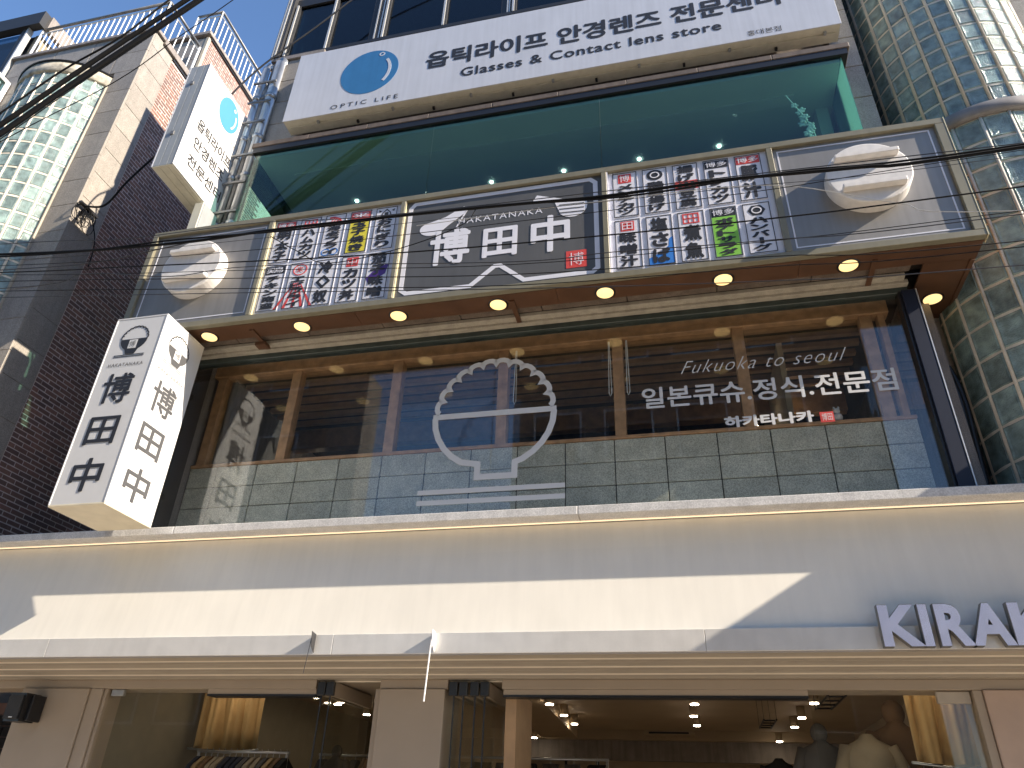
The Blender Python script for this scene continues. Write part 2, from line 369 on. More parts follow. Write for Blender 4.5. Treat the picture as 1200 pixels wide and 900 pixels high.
# ---- second storey (restaurant) structure behind the outer glass
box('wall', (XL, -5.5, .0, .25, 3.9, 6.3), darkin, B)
GX = [-5.50, -1.80, .78, 2.26]
for a, b in zip(GX[:-1], GX[1:]): box('front_pane', (a+.004, b-.004, 0, .012, 3.95, 6.14), g_front, B)
box('glazing_beam', (-5.75, 2.34, -.045, .06, 6.14, 6.28), beam_g, B, .006)
box('glazing_beam_trim', (-5.75, 2.34, -.115, -.048, 6.20, 6.25), stonetrim, B, .004)
box('glazing_beam_trim', (-5.75, 2.30, -.20, -.118, 6.225, 6.27), stonetrim, B, .004)
for k in range(9): box('lintel_stone', (-5.75+k*.9, -5.75+k*.9+.892, -.34, -.203, 6.27, 6.40), corn, B, .004)
box('corner_post', (2.262, 2.385, -.09, .10, 3.98, 6.14), navy, B, .004)
box('corner_post_edge', (2.388, 2.398, -.093, -.06, 3.98, 6.14), winframe, B)
box('corner_post_edge', (2.238, 2.259, -.06, .05, 3.98, 6.14), blackm, B)
box('side_pane', (2.30, 2.312, .10, 1.9, 3.95, 6.14), g_front, B)
box('side_wall', (2.40, 2.66, .9, 1.0, 3.9, 9.4), gran_d, B)
box('sill', (-5.5, 2.24, .335, .47, 4.965, 5.0), pine, B, .004)
zz = [4.963, 4.713, 4.463, 4.213, 3.963]
box('parapet_backing', (-5.5, 2.24, .37, .45, 3.9, 4.96), joint, B)
for r in range(4):
    for k in range(-10, 6):
        x0, x1 = -.6+.505*k, -.6+.505*(k+1)
        x0 = max(x0, -5.5); x1 = min(x1, 2.24)
        if x1-x0 > .05: box('tile', (x0+.005, x1-.005, .35+random.uniform(-.002, .002), .372, zz[r+1]+.005, zz[r]-.004), tile, B, .004)
for i, x in enumerate([-5.44, -4.43, -3.13, -1.86, -.585, .69, 1.955]):
    box('window_post', (x, x+.115, .34, .46, 5.0, 6.18), pine, B, .004)
box('window_post', (2.13, 2.19, .34, .46, 5.0, 6.18), pine, B, .004)
box('window_header', (-5.5, 2.24, .32, .47, 6.18, 6.34), pine, B, .006)
pw = [-5.32, -4.43, -3.13, -1.86, -.585, .69, 1.955]
pe = [-5.325, -4.315, -3.015, -1.745, -.47, .805]
for k in range(6): box('inner_pane', (pe[k]+.006, pw[k+1]-.006, .40, .408, 5.0, 6.18), g_in, B)
for k in range(7):
    y = .62+k*.21; box('ceiling_batten', (-5.4, 2.1, y, y+.07, 6.30, 6.36), pined, B)
box('ceiling_bulkhead', (-5.4, 2.1, 2.15, 2.28, 6.05, 6.36), pine, B)
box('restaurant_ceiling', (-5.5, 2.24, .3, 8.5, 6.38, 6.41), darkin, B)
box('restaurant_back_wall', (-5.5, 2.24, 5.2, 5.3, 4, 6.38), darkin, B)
box('partition', (1.2, 1.26, .9, 5, 4, 6.3), shopw, B)
for x in (-.62, -.43, -1.66):
    tube('blind_cord', [(x, .33, 6.15), (x-.012, .33, 5.5), (x, .33, 5.46), (x+.018, .33, 5.5), (x+.01, .33, 6.15)], .005, white, B, 5)
# pendant lamps of the restaurant seen through the glass
for x, y, z in [(-5.2, 2.6, 6.0), (1.35, 1.9, 5.95), (1.35, 2.2, 5.55), (.95, 1.6, 5.6)]:
    t = thing('pendant_lamp', {-5.2: 'tiny warm lamp inside the restaurant behind the leftmost window post'}.get(x, 'tiny warm lamp inside the restaurant behind the white glass lettering'), 'lamp', (x, y, z), None if x < 0 else 'lamps inside behind the lettering')
    tube('bulb', [(x, y, z), (x, y, z+.03)], .02, lampi, t, 8); tube('cord', [(x, y, z+.03), (x, y, 6.38)], .003, blackm, t, 5)
# small ornament on the right of the sill
t = thing('figurine', 'small pale cat figurine on the restaurant sill right of the red stamp', 'figurine', (1.56, .385, 5.0))
bm = bmesh.new()
for (x, z, r, s) in [(1.56, 5.05, .045, 1.1), (1.56, 5.12, .032, 1), (1.54, 5.155, .011, 1.4), (1.58, 5.155, .011, 1.4)]:
    q = bmesh.ops.create_icosphere(bm, subdivisions=2, radius=r, matrix=Matrix.Translation((x, .385, z)) @ Matrix.Diagonal((1, .8, s, 1)))
me = bpy.data.meshes.new('body'); bm.to_mesh(me); bm.free(); me.materials.append(decal); me.shade_smooth()
o = link('body', me, (0, 0, 0), t); o.location = -ORG[t.name]
# decals on the outer glass
def bowl_outline(cu, cv, R, n=9, a0=2, a1=178):
    pts = []
    for k in range(n):
        s0 = a0+(a1-a0)*k/n; s1 = a0+(a1-a0)*(k+1)/n; p0 = Vector((cu+R*cos(radians(s0)), cv+R*sin(radians(s0)))); p1 = Vector((cu+R*cos(radians(s1)), cv+R*sin(radians(s1))))
        m = (p0+p1)/2; d = (p1-p0); nrm = (m-Vector((cu, cv))).normalized(); L = d.length/2
        for j in range(6):
            t = pi*(j)/6; pts.append(tuple(m-d/2*cos(t)+nrm*(L*.62*sin(t))))
    pts.append((cu+R*cos(radians(a1)), cv+R*sin(radians(a1)))); return pts
D = thing('window_decal', 'large white vinyl rice bowl outline on the restaurant glass', 'decal', (-1.79, -.002, 4.2))
stroke('scalloped_outline', 'F', -.0015, bowl_outline(-1.79, 5.205, .585, 12), .055, decal, D, False)
stroke('rim_line', 'F', -.0015, [(-2.445, 5.185), (-1.135, 5.185)], .062, decal, D, False)
lo = [(-2.42, 5.17)]+[(-1.79-.63*cos(radians(a)), 5.17-.60*sin(radians(a))) for a in (12, 24, 36, 48, 60)]
path = lo+[(-1.93, 4.62), (-1.93, 4.48), (-1.55, 4.48), (-1.55, 4.62)]+[(-1.79*2-p[0], p[1]) for p in lo[::-1]]
path = [p for p in path]
stroke('bowl_line', 'F', -.0015, path, .062, decal, D, False, th=.0035)
stroke('bar', 'F', -.0015, [(-2.53, 4.345), (-1.05, 4.345)], .05, decal, D, False); stroke('bar', 'F', -.0015, [(-2.53, 4.235), (-1.05, 4.235)], .05, decal, D, False)
D = thing('window_decal', 'white vinyl lettering reading Fukuoka to seoul above Korean words on the glass', 'decal', (.9, -.002, 4.8))
text('Fukuoka to seoul', 'F', -.0015, (.15, 1.64, 5.455, 5.60), decal, D, bold=-.012, shear=.5, space=1.15)
text('일본큐슈.정식.전문점', 'F', -.0015, (-.28, 2.04, 5.09, 5.33), decal, D, bold=.018)
text('하카타나카', 'F', -.0015, (.47, 1.27, 4.825, 4.945), decal, D, bold=.045)
poly('stamp', 'F', -.0015, [(1.32, 4.815), (1.44, 4.815), (1.44, 4.92), (1.32, 4.92)], redm, D)
text('博田', 'F', -.0050, (1.335, 1.425, 4.83, 4.905), decal, D, bold=.0)

# ================================================================ white shop front
F = thing('clothes_shop', 'cream plastered clothes shop front with stepped slat soffit along the bottom of the photo', 'shop front', (-2.5, 0, 0))
FX0, FX1 = -8.46, 9.0
def slab(name, sec, x0, x1, mat, parent):
    n = len(sec); vs = [(x0, y, z) for y, z in sec]+[(x1, y, z) for y, z in sec]
    fs = [tuple(range(n)), tuple(range(2*n-1, n-1, -1))]+[(i, n+i, n+(i+1) % n, (i+1) % n) for i in range(n)]
    return mesh(name, vs, fs, mat, parent)
slab('fascia', [(-.03, 3.945), (-.045, 3.7), (-.075, 3.4), (-.135, 2.96), (.10, 2.96), (.10, 3.945)], FX0, FX1, cream, F)
for k, (a, b) in enumerate([(FX0, -5.02), (-5.016, -.9), (-.896, 3.3), (3.304, FX1)]):
    box('cap', (a, b, -.24, .33, 3.953, 4.035), capm, F, .006)
box('glow_strip', (FX0, FX1, -.075, -.055, 3.945, 3.951), glowm, F)  # thin emissive strip added for the warm bright line under the cap
for k, (a, b) in enumerate([(FX0, -6.1), (-6.097, -3.1), (-3.097, .1), (.103, 3.2), (3.203, FX1)]):
    box('band', (a, b, -.20, .0, 2.785, 2.957), bandm, F, .003)
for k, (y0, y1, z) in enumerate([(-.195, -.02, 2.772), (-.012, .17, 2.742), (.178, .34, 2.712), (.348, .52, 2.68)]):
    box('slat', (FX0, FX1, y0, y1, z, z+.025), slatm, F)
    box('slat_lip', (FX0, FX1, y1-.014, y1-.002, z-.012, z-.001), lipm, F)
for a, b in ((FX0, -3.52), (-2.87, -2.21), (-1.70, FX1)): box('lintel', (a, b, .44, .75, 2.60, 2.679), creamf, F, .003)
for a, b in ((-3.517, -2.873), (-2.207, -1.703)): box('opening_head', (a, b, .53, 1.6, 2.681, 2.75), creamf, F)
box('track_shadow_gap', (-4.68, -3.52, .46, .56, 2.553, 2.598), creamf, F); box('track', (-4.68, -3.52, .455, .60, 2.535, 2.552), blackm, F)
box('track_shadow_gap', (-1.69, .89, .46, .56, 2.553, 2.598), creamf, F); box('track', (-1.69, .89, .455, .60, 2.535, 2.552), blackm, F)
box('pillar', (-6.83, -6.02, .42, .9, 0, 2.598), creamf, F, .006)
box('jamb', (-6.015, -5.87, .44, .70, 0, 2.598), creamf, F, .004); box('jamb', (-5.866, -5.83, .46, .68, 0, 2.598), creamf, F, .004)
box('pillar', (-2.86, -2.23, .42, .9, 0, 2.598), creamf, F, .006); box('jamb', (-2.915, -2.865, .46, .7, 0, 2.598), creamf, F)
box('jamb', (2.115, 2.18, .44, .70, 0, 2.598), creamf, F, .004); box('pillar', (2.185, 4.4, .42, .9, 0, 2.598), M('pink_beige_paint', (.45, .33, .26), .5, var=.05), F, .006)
box('door_jamb', (-1.70, -1.60, .6, 1.3, 0, 2.6), M('warm_wood_jamb', (.42, .27, .15), .5), F)
box('fixed_pane', (-5.828, -4.69, .50, .512, .1, 2.598), g_in, F); box('fixed_pane', (.90, 2.112, .50, .512, .1, 2.598), g_in, F)
box('patch_fitting', (-5.80, -5.66, .485, .53, 2.535, 2.595), steel, F, .004); box('patch_fitting', (1.86, 2.105, .485, .53, 2.505, 2.595), M('beige_fitting', (.42, .36, .29), .4), F, .006)
def leaf(x, y0, y1, yaw=0):
    L = box('folding_door_leaf', (x-.018, x+.018, y0, y1, 2.545, 2.668), creamf, F); box('bottom_rail', (x-.018, x+.018, y0, y1, .05, .16), creamf, L)
    box('pane', (x-.005, x+.005, y0+.004, y1-.004, .16, 2.545), g_in, L); box('edge_gasket', (x-.006, x+.006, y0-.006, y0+.003, .16, 2.545), blackm, L)
for x in (-3.46, -3.37): leaf(x, .46, 1.42)
for x in (-2.15, -2.06, -1.95, -1.86): leaf(x, .46, 1.2)
for x in (-3.46, -3.37, -2.155, -2.06, -1.955, -1.86): box('hinge_block', (x-.04, x+.04, .425, .47, 2.54, 2.66), blackm, F, .006)
# building line left of the pillar: dark brick recess
box('recess_wall', (-8.46, -6.84, 1.6, 1.7, 0, 2.6), brk[2], F)
for r in range(6):
    for k in range(5):
        x0 = -8.4+k*.32+(r % 2)*.16; box('recess_block', (x0, x0+.3, 1.58, 1.6, 1.75+r*.12, 1.75+r*.12+.11), blackm, F)
# shop interior
box('floor', (-6.5, 4.2, .5, 13.8, -.02, .13), pave, F)
box('ceiling', (-6.8, 4.2, .75, 8.2, 3.05, 3.12), shopc, F); box('ceiling', (-6.8, 4.2, 8.2, 13.5, 3.35, 3.42), shopc, F)
box('ceiling_step', (-6.8, 4.2, 8.12, 8.2, 3.12, 3.42), shopc, F)
box('ceiling_beam', (-6.8, 4.2, 8.6, 9.3, 2.93, 3.349), shopc, F)
box('back_wall', (-6.8, 4.2, 13.5, 13.6, 0, 3.4), shopw, F)
box('side_wall', (-6.0, -5.9, .75, 13.5, 0, 3.1), M('olive_shop_wall', (.24, .21, .15), .7, var=.06), F); box('side_wall', (2.6, 2.7, .75, 13.5, 0, 3.4), shopw, F)
slab('stair_underside', [(1.3, 3.049), (7.0, 3.049), (7.0, 2.80), (5.0, 2.90)], -2.6, -2.0, shopc, F)
box('partition_wall', (-3.1, -3.0, 1.6, 8.0, 0, 3.049), shopw, F)
box('door_frame', (-2.55, -2.5, 9.0, 9.05, 0, 2.8), blackm, F); box('door_frame', (-1.95, -1.9, 9.0, 9.05, 0, 2.8), blackm, F); box('door_frame', (-2.5, -1.95, 9.0, 9.05, 2.75, 2.8), blackm, F)
# ceiling air conditioner
t = thing('air_conditioner', 'brown cassette air conditioner on the shop ceiling at the centre of the doorway', 'air conditioner', (-.55, 8.55, 3.05))
box('housing', (-1.0, -.1, 8.25, 8.59, 2.98, 3.14), shopc, t, .01); box('louvre', (-.9, -.2, 8.235, 8.249, 3.0, 3.03), blackm, t)
# cylinder spots
spots = [(-1.89, 3.81, 2.9), (-1.89, 4.96, 2.9), (-1.9, 6.02, 2.9), (-3.0, 8.3, 2.9), (-.04, 3.73, 2.9), (-.07, 4.92, 2.9), (-.04, 6.05, 2.9), (1.35, 3.59, 2.9), (1.35, 4.99, 2.9), (1.36, 6.1, 2.9), (1.32, 8.3, 2.9), (1.25, 9.6, 2.9), (1.2, 10.9, 2.9),
         (-4.98, 3.3, 2.9), (-4.95, 3.95, 2.9), (-4.99, 5.09, 2.9), (-2.0, 9.5, 2.9), (-1.85, 10.2, 2.9), (-1.6, 11.0, 2.9), (-.2, 9.6, 2.9), (-3.5, 6.0, 2.9), (-2.6, 10, 2.9)]
zone = lambda x, y: ('behind the open glass leaves on the left' if x < -4.5 else 'over the left part of the wide doorway' if x < -1 else 'over the middle of the wide doorway' if x < .5 else 'near the right fixed pane')
for x, y, z in spots:
    deep = 'front' if y < 4.5 else ('second' if y < 5.5 else ('third' if y < 7 else 'far back'))
    g = f'ceiling spots {zone(x, y)}' if y >= 7 else None
    t = thing('ceiling_spot', f'lit cylinder spotlight, {deep} row{", leftmost" if (x, y) == (-4.98, 3.3) else ""}, {zone(x, y)}', 'lamp', (x, y, z), 'ceiling spots '+deep+' '+zone(x, y) if deep == 'far back' or -4.5 < x < -1 and y > 5.5 else None)
    top = 3.049 if y < 8.2 else 3.349
    tube('housing', [(x, y, z+.012), (x, y, top)], .055, shopc, t, 14); tube('lens', [(x, y, z), (x, y, z+.012)], .05, lampi, t, 14)

# dangling metal tags on the band
for x, lab, zb in ((-3.27, 'thin dark wire hanging off the grey band left of the door pillar', 2.62), (-2.15, 'thin white strip hanging off the grey band above the middle pillar', 2.40)):
    t = thing('hanging_wire', lab, 'wire', (x, -.26, 2.95))
    mt = cablel if x < -3 else white
    tube('strip', [(x, -.27, 2.965), (x-.012, -.27, 2.8), (x-.03, -.265, zb)], .0035 if x < -3 else .007, mt, t, 6)
    mesh('bracket', [(x, -.202, 2.958), (x, -.29, 2.97), (x, -.27, 2.85), (x, -.202, 2.80), (x+.003, -.202, 2.958), (x+.003, -.29, 2.97), (x+.003, -.27, 2.85), (x+.003, -.202, 2.80)], [(0, 1, 2, 3), (7, 6, 5, 4), (0, 4, 5, 1), (1, 5, 6, 2), (2, 6, 7, 3), (3, 7, 4, 0)], mt, t)
# letters
K = thing('letter_sign', 'chunky grey channel letters reading KIRAK standing on the shop band at the right', 'sign', (1.9, -.28, 2.8))
ltr = M('glitter_letter_face', (.60, .63, .80), .35, var=.08, speck=.35, sscale=260)
lside = M('letter_side', (.16, .155, .15), .5, var=.05)
for ch, a, b in (('K', 1.385, 1.675), ('I', 1.665, 1.735), ('R', 1.775, 2.01), ('A', 1.99, 2.275), ('K', 2.27, 2.57)):
    text(ch, 'F', -.212, (a, b, 2.79, 3.10), lside, K, bold=.04, th=.058, name='letter', solid=1)
    text(ch, 'F', -.271, (a+.004, b-.004, 2.794, 3.096), ltr, K, bold=.04, th=.002, name='letter_face')
# speaker
t = thing('loudspeaker', 'black outdoor loudspeaker on the left cream pillar', 'speaker', (-6.62, .35, 2.45))
x0, x1 = -6.72, -6.50
mesh('cabinet', [(x0, .20, 2.26), (x1-.02, .18, 2.26), (x1-.03, .38, 2.26), (x0+.03, .38, 2.26), (x0, .20, 2.52), (x1-.02, .18, 2.52), (x1-.03, .38, 2.52), (x0+.03, .38, 2.52)], BF, blackm, t)
box('grille', (x0+.015, x1-.035, .165, .183, 2.28, 2.50), M('speaker_grille', (.02, .02, .022), .7, bump=.5, bscale=300), t, .004)
box('badge', (x0+.09, x0+.13, .16, .166, 2.29, 2.30), decal, t); box('bracket', (x1-.028, x1+.01, .25, .418, 2.27, 2.51), blackm, t, .006)
# clothes and racks inside
ORD = 'first second third fourth fifth sixth seventh eighth ninth tenth eleventh twelfth thirteenth fourteenth fifteenth'.split()
def rack(x0, x1, y, z, lab, pal, n, drop=.9, tilt=0):
    t = thing('clothes_rack', lab, 'clothes rack', ((x0+x1)/2, y, 0))
    tube('rail', [(x0, y, z), (x1, y+tilt, z)], .014, steel, t); 
    for xx, yy in ((x0+.02, y), (x1-.02, y+tilt)): tube('upright', [(xx, yy, .13), (xx, yy, z)], .014, steel, t)
    for k in range(n):
        f = (k+.5)/n; x = x0+(x1-x0)*f; yy = y+tilt*f; w2 = .2+random.uniform(-.02, .02); h = drop*random.uniform(.85, 1); mt = random.choice(pal)
        g = thing('garment', f'{mt.name.replace("_cloth", "")} garment, {ORD[k]} from the left on {lab}', 'garment', (x, yy, z), 'garments hanging on '+lab)
        th = (x1-x0)/n*.42; vs = []
        prof = [(.02, .0), (.05, -.02), (w2*.75, -.09), (w2, -.16), (w2*.98, -.35), (w2*.9, -h)]
        for s in (-1, 1):
            for a, b in prof: vs.append((x+s*th*random.uniform(.6, 1), yy+a, z-.05+b))
            for a, b in prof[::-1]: vs.append((x+s*th*random.uniform(.6, 1), yy-a, z-.05+b))
        m = len(prof)*2; fs = [tuple(range(m))[::-1], tuple(range(m, 2*m))]+[(i, (i+1) % m, m+(i+1) % m, m+i) for i in range(m)]
        mesh('cloth', vs, fs, mt, g); tube('hanger_hook', [(x, yy, z-.06), (x, yy, z-.01), (x, yy+.015, z+.016), (x, yy, z+.03)], .003, steel, g, 5)
rack(-5.35, -4.25, 1.5, 2.12, 'the left clothes rack', [cloths[0], cloths[1], cloths[4], cloths[3], cloths[5], cloths[2]], 15)
rack(-4.6, -3.9, 2.9, 2.2, 'the small rack by the partition', [cloths[2], cloths[0]], 5)
rack(-2.55, -1.0, 2.6, 2.19, 'the rack inside the wide doorway', [cloths[4], cloths[1], cloths[2]], 6)
rack(1.55, 2.5, 1.3, 2.08, 'the right clothes rack', [cloths[2], cloths[1], cloths[4]], 8)
# large draped mannequin garments near the right pane
def coat(x, y, z, mt, lab, s=1.0, hood=True, nm='hanging_coat'):
    t = thing(nm, lab, 'garment', (x, y, z-1.0*s))
    bm = bmesh.new(); n = 20; rows = [(.0, .05, .05), (-.05, .09, .08), (-.11, .21, .10), (-.2, .25, .12), (-.45, .24, .13), (-.75, .27, .15), (-1.0, .30, .17)]
    R = []
    for i, (dz, a, b) in enumerate(rows):
        R.append([bm.verts.new((x+s*a*cos(2*pi*k/n)*(1+.05*sin(5*k+i)), y+s*b*sin(2*pi*k/n)*(1+.09*sin(3*k+i)), z+s*dz)) for k in range(n)])
    for i in range(len(R)-1):
        for k in range(n): bm.faces.new((R[i][k], R[i+1][k], R[i+1][(k+1) % n], R[i][(k+1) % n]))
    me = bpy.data.meshes.new('cloth'); bm.to_mesh(me); bm.free(); me.materials.append(mt); me.shade_smooth(); o = link('cloth', me, (0, 0, 0), t); o.location = -ORG[t.name]
    for sg in (-1, 1):
        tube('sleeve', [(x+sg*.2*s, y, z-.12*s), (x+sg*.30*s, y-.02, z-.35*s), (x+sg*.31*s, y-.05, z-.62*s)], [.075*s, .065*s, .055*s], mt, t, 10)
    if hood:
        bm = bmesh.new(); bmesh.ops.create_uvsphere(bm, u_segments=14, v_segments=10, radius=.10*s, matrix=Matrix.Translation((x, y+.01, z+.06*s)) @ Matrix.Diagonal((1, .9, 1.15, 1)))
        me = bpy.data.meshes.new('hood'); bm.to_mesh(me); bm.free(); me.materials.append(mt); me.shade_smooth(); o = link('hood', me, (0, 0, 0), t); o.location = -ORG[t.name]
coat(1.12, 1.9, 2.37, cloths[4], 'grey hooded coat on display inside the right fixed pane', .8)
coat(1.48, 1.55, 2.38, cloths[1], 'cream long coat hanging inside the right fixed pane', .9, False)
coat(1.78, 1.7, 2.52, cloths[3], 'tall brown hooded coat on display beside the cream coat', 1.0)
coat(.75, 2.3, 2.22, cloths[2], 'black jacket on display at the left edge of the right pane', .7, False)
coat(-3.95, 2.0, 2.14, cloths[2], 'black dotted jacket by the left folding leaves', .6)
coat(-3.62, 2.3, 2.18, cloths[3], 'tan top hanging on the wall behind the left folding leaves', .5, False)
# hanging black ladder racks
for x, y, z, lab, s in ((1.22, 2.1, 2.72, 'black metal ladder rack hung from the shop ceiling behind the right pane', 1), (.75, 4.0, 2.72, 'smaller looking black ladder rack hung deeper in the shop', .9)):
    t = thing('hanging_rack', lab, 'rack', (x, y, z))
    for dx in (0, .16*s): tube('side_bar', [(x+dx, y-.5*s, z), (x+dx, y+.5*s, z)], .011, blackm, t, 6)
    for k in range(4): tube('rung', [(x, y-.4*s+k*.28*s, z), (x+.16*s, y-.4*s+k*.28*s, z)], .009, blackm, t, 6)
    for dx in (0, .16*s):
        for dy in (-.5, .5): tube('suspension_wire', [(x+dx, y+dy*s, z), (x+dx, y+dy*s, 3.049)], .003, blackm, t, 5)
# pleated warm curtains with rail at both ends
def curtain(x0, x1, y, z0, z1, lab, bulge):
    t = thing('curtain', lab, 'curtain', ((x0+x1)/2, y, z0)); n = 48; vs, fs = [], []
    for j in range(5):
        zf = j/4; zz_ = z1+(z0-z1)*zf
        for i in range(n+1):
            u = i/n; xx = x0+(x1-x0)*u; yy = y+.05*sin(u*22)*(.4+zf)+.02*sin(u*57+2)+bulge*sin(pi*u)*zf
            vs.append((xx, yy, zz_))
    for j in range(4):
        for i in range(n): a = j*(n+1)+i; fs.append((a, a+1, a+n+2, a+n+1))
    o = mesh('fabric', vs, fs, M(lab.split()[0]+'_curtain_glow_cloth_'+str(int(x0*10)), (.56, .38, .17), .8, var=.1), t, True)  # golden glow of the spots is put into the cloth colour
    md = o.modifiers.new('s', 'SOLIDIFY'); md.thickness = .008
    tube('hem_rail', [(x0-.05, y-.02, z0), ((x0+x1)/2, y-.02+bulge, z0-.03), (x1+.05, y-.02, z0)], .012, steel, t)
curtain(-5.7, -4.9, 1.9, 2.17, 2.98, 'pale curtain above the left clothes rack lit by a spot', .1)
curtain(1.75, 2.5, 1.05, 2.12, 2.98, 'pale curtain with a curved steel rail inside the right pane', .16)
for x, y in ((-5.2, 1.7), (-4.6, 1.75), (2.05, .9), (1.6, .95)):
    t = thing('ceiling_spot', 'brown cylinder spotlight washing the '+('left' if x < 0 else 'right')+' curtain', 'lamp', (x, y, 3.0), 'spots washing the '+('left' if x < 0 else 'right')+' curtain')
    tube('housing', [(x, y, 3.0), (x, y, 3.049)], .05, shopc, t, 12); tube('lens', [(x, y, 2.99), (x, y, 3.0)], .045, lampi, t, 12)

# ================================================================ restaurant signboard
SG = thing('restaurant_signboard', 'long olive framed restaurant signboard with knobs and Japanese menu cards above the restaurant windows', 'signboard', (-1.6, -.4, 6.23))
SX0, SX1, SZ0, SZ1, SY = -6.15, 2.885, 6.23, 7.785, -.67
FB = .075
box('bottom_frame', (SX0, SX1, SY, -.60, SZ0+.003, SZ0+FB), olive, SG, .004)
box('top_frame', (SX0, SX1, SY, -.60, SZ1-FB, SZ1), olive, SG, .004)
box('end_frame', (SX0+.001, SX0+FB, SY-.001, -.60, SZ0+FB+.001, SZ1-FB-.001), olive, SG, .004); box('end_frame', (SX1-FB-.015, SX1-.001, SY-.001, -.60, SZ0+FB+.001, SZ1-FB-.001), olive, SG, .004)
box('frame_edge_trim', (SX1, SX1+.008, SY-.004, -.56, SZ0, SZ1), oliveb, SG)
DV = [(-4.53, -4.478), (-2.845, -2.795), (-.535, -.48), (1.185, 1.24)]
for a, b in DV: box('divider', (a, b, SY-.001, -.61, SZ0+FB+.001, SZ1-FB-.001), olive, SG, .003)
for a, b in ((-4.476, -4.462), (-2.793, -2.785), (-.478, -.466)): box('brass_strip', (a, b, SY+.004, -.61, SZ0+FB+.001, SZ1-FB-.001), oliveb if a < -1 else lav, SG)
FP = -.632
box('box_top', (SX0, SX1, -.599, .0, SZ1-.05, SZ1-.02), olive, SG)
box('box_end', (SX0, SX0+.02, -.599, .0, SZ0+.02, SZ1-.06), olive, SG); box('box_end', (SX1-.02, SX1, -.599, 1.0, SZ0+.02, SZ1-.06), wood, SG)
box('box_core', (-5.5, XR, -.28, -.02, 6.42, SZ1-.1), darkin, SG)
# panels
P1 = box('knob_panel', (SX0+FB+.002, -4.532, FP, -.60, SZ0+FB+.002, SZ1-FB-.002), slate, SG)
P2 = box('knob_panel', (1.242, SX1-FB-.017, FP, -.60, SZ0+FB+.002, SZ1-FB-.002), slate, SG)
TP = box('title_panel', (-2.783, -.537, FP, -.60, SZ0+FB+.002, SZ1-FB-.002), slate2, SG)
M1 = box('menu_panel', (-4.46, -2.847, FP, -.60, SZ0+FB+.002, SZ1-FB-.002), lav, SG); M2 = box('menu_panel', (-.464, 1.183, FP, -.60, SZ0+FB+.002, SZ1-FB-.002), lav, SG)
stroke('border_line', 'F', FP, [(SX0+.14, 6.38), (-4.585, 6.38), (-4.585, 7.655), (SX0+.14, 7.655)], .012, lav, P1, True)
stroke('border_line', 'F', FP, [(1.295, 6.365), (2.735, 6.365), (2.735, 7.665), (1.295, 7.665)], .014, lav, P2, True)
# knobs
for cx_, cz, pn in ((-5.35, 7.05, P1), (2.045, 7.07, P2)):
    R_ = .385; n = 56; y1 = FP-.001; y0 = FP-.155; bm = bmesh.new()
    rings = [(R_, y1), (R_, y0+.012), (R_-.004, y0+.004), (R_-.014, y0)]
    V = [[bm.verts.new((cx_+r*cos(2*pi*k/n), y, cz+r*sin(2*pi*k/n))) for k in range(n)] for r, y in rings]
    for i in range(3):
        for k in range(n): bm.faces.new((V[i][k], V[i][(k+1) % n], V[i+1][(k+1) % n], V[i+1][k]))
    bm.faces.new(V[3][::1]); bmesh.ops.recalc_face_normals(bm, faces=bm.faces)
    me = bpy.data.meshes.new('knob'); bm.to_mesh(me); bm.free(); me.materials.append(knobm); c = Vector((cx_, FP-.06, cz))
    for v in me.vertices: v.co -= c
    kb = link('knob', me, c, SG)
    for dz in (.19, -.205):
        hw = math.sqrt(R_**2-dz**2)-.045; box('grip_bar', (cx_-hw, cx_+hw, y0-.075, y0-.001, cz+dz-.028, cz+dz+.028), knobm, kb, .008)
# title
O2 = [(-2.73, 7.60), (-2.68, 7.665), (-.66, 7.665), (-.605, 7.61), (-.605, 6.42), (-.66, 6.37), (-1.37, 6.37), (-1.63, 6.60), (-1.69, 6.60), (-1.95, 6.37), (-2.66, 6.37), (-2.72, 6.42)]
stroke('border_line', 'F', FP, O2, .05, lav, TP)
vt = lambda s_, r_: text(s_, 'F', FP, r_, lav, TP, bold=.026, th=.004)
vt('博', (-2.445, -1.985, 6.70, 7.215)); vt('田', (-1.84, -1.455, 6.725, 7.14)); vt('中', (-1.31, -.885, 6.70, 7.215))
text('HAKATANAKA', 'F', FP, (-2.14, -1.185, 7.265, 7.345), lav, TP, space=1.2)
poly('paddle', 'F', FP, ell(-2.44, 7.25, .15, .10, 100, 300, 14)+[(-2.26, 7.27), (-2.06, 7.44), (-2.03, 7.47), (-2.09, 7.53), (-2.14, 7.50), (-2.30, 7.40)], lav, TP)
poly('chopstick', 'F', FP, [(-2.17, 7.22), (-2.155, 7.22), (-2.05, 7.45), (-2.07, 7.45)], lav, TP)
poly('handle', 'F', FP, [(-1.295, 7.46), (-1.25, 7.535), (-.96, 7.43), (-1.03, 7.385)], lav, TP)
poly('rice_bowl', 'F', FP, [(-1.05, 7.385), (-.70, 7.36)]+[(-.86+.165*cos(radians(a)), 7.31+.16*sin(radians(a))) for a in (0, -20, -40, -60, -80, -100, -120, -140)], lav, TP)
for dz in (7.33, 7.27, 7.215): stroke('bowl_stripe', 'F', FP-.003, [(-1.0, dz+.012), (-.73, dz)], .012, slate2, TP, False)
poly('stamp', 'F', FP, [(-.93, 6.45), (-.715, 6.45), (-.715, 6.675), (-.93, 6.675)], redm, TP); text('博', 'F', FP-.003, (-.90, -.745, 6.48, 6.645), lav, TP, bold=-.01)
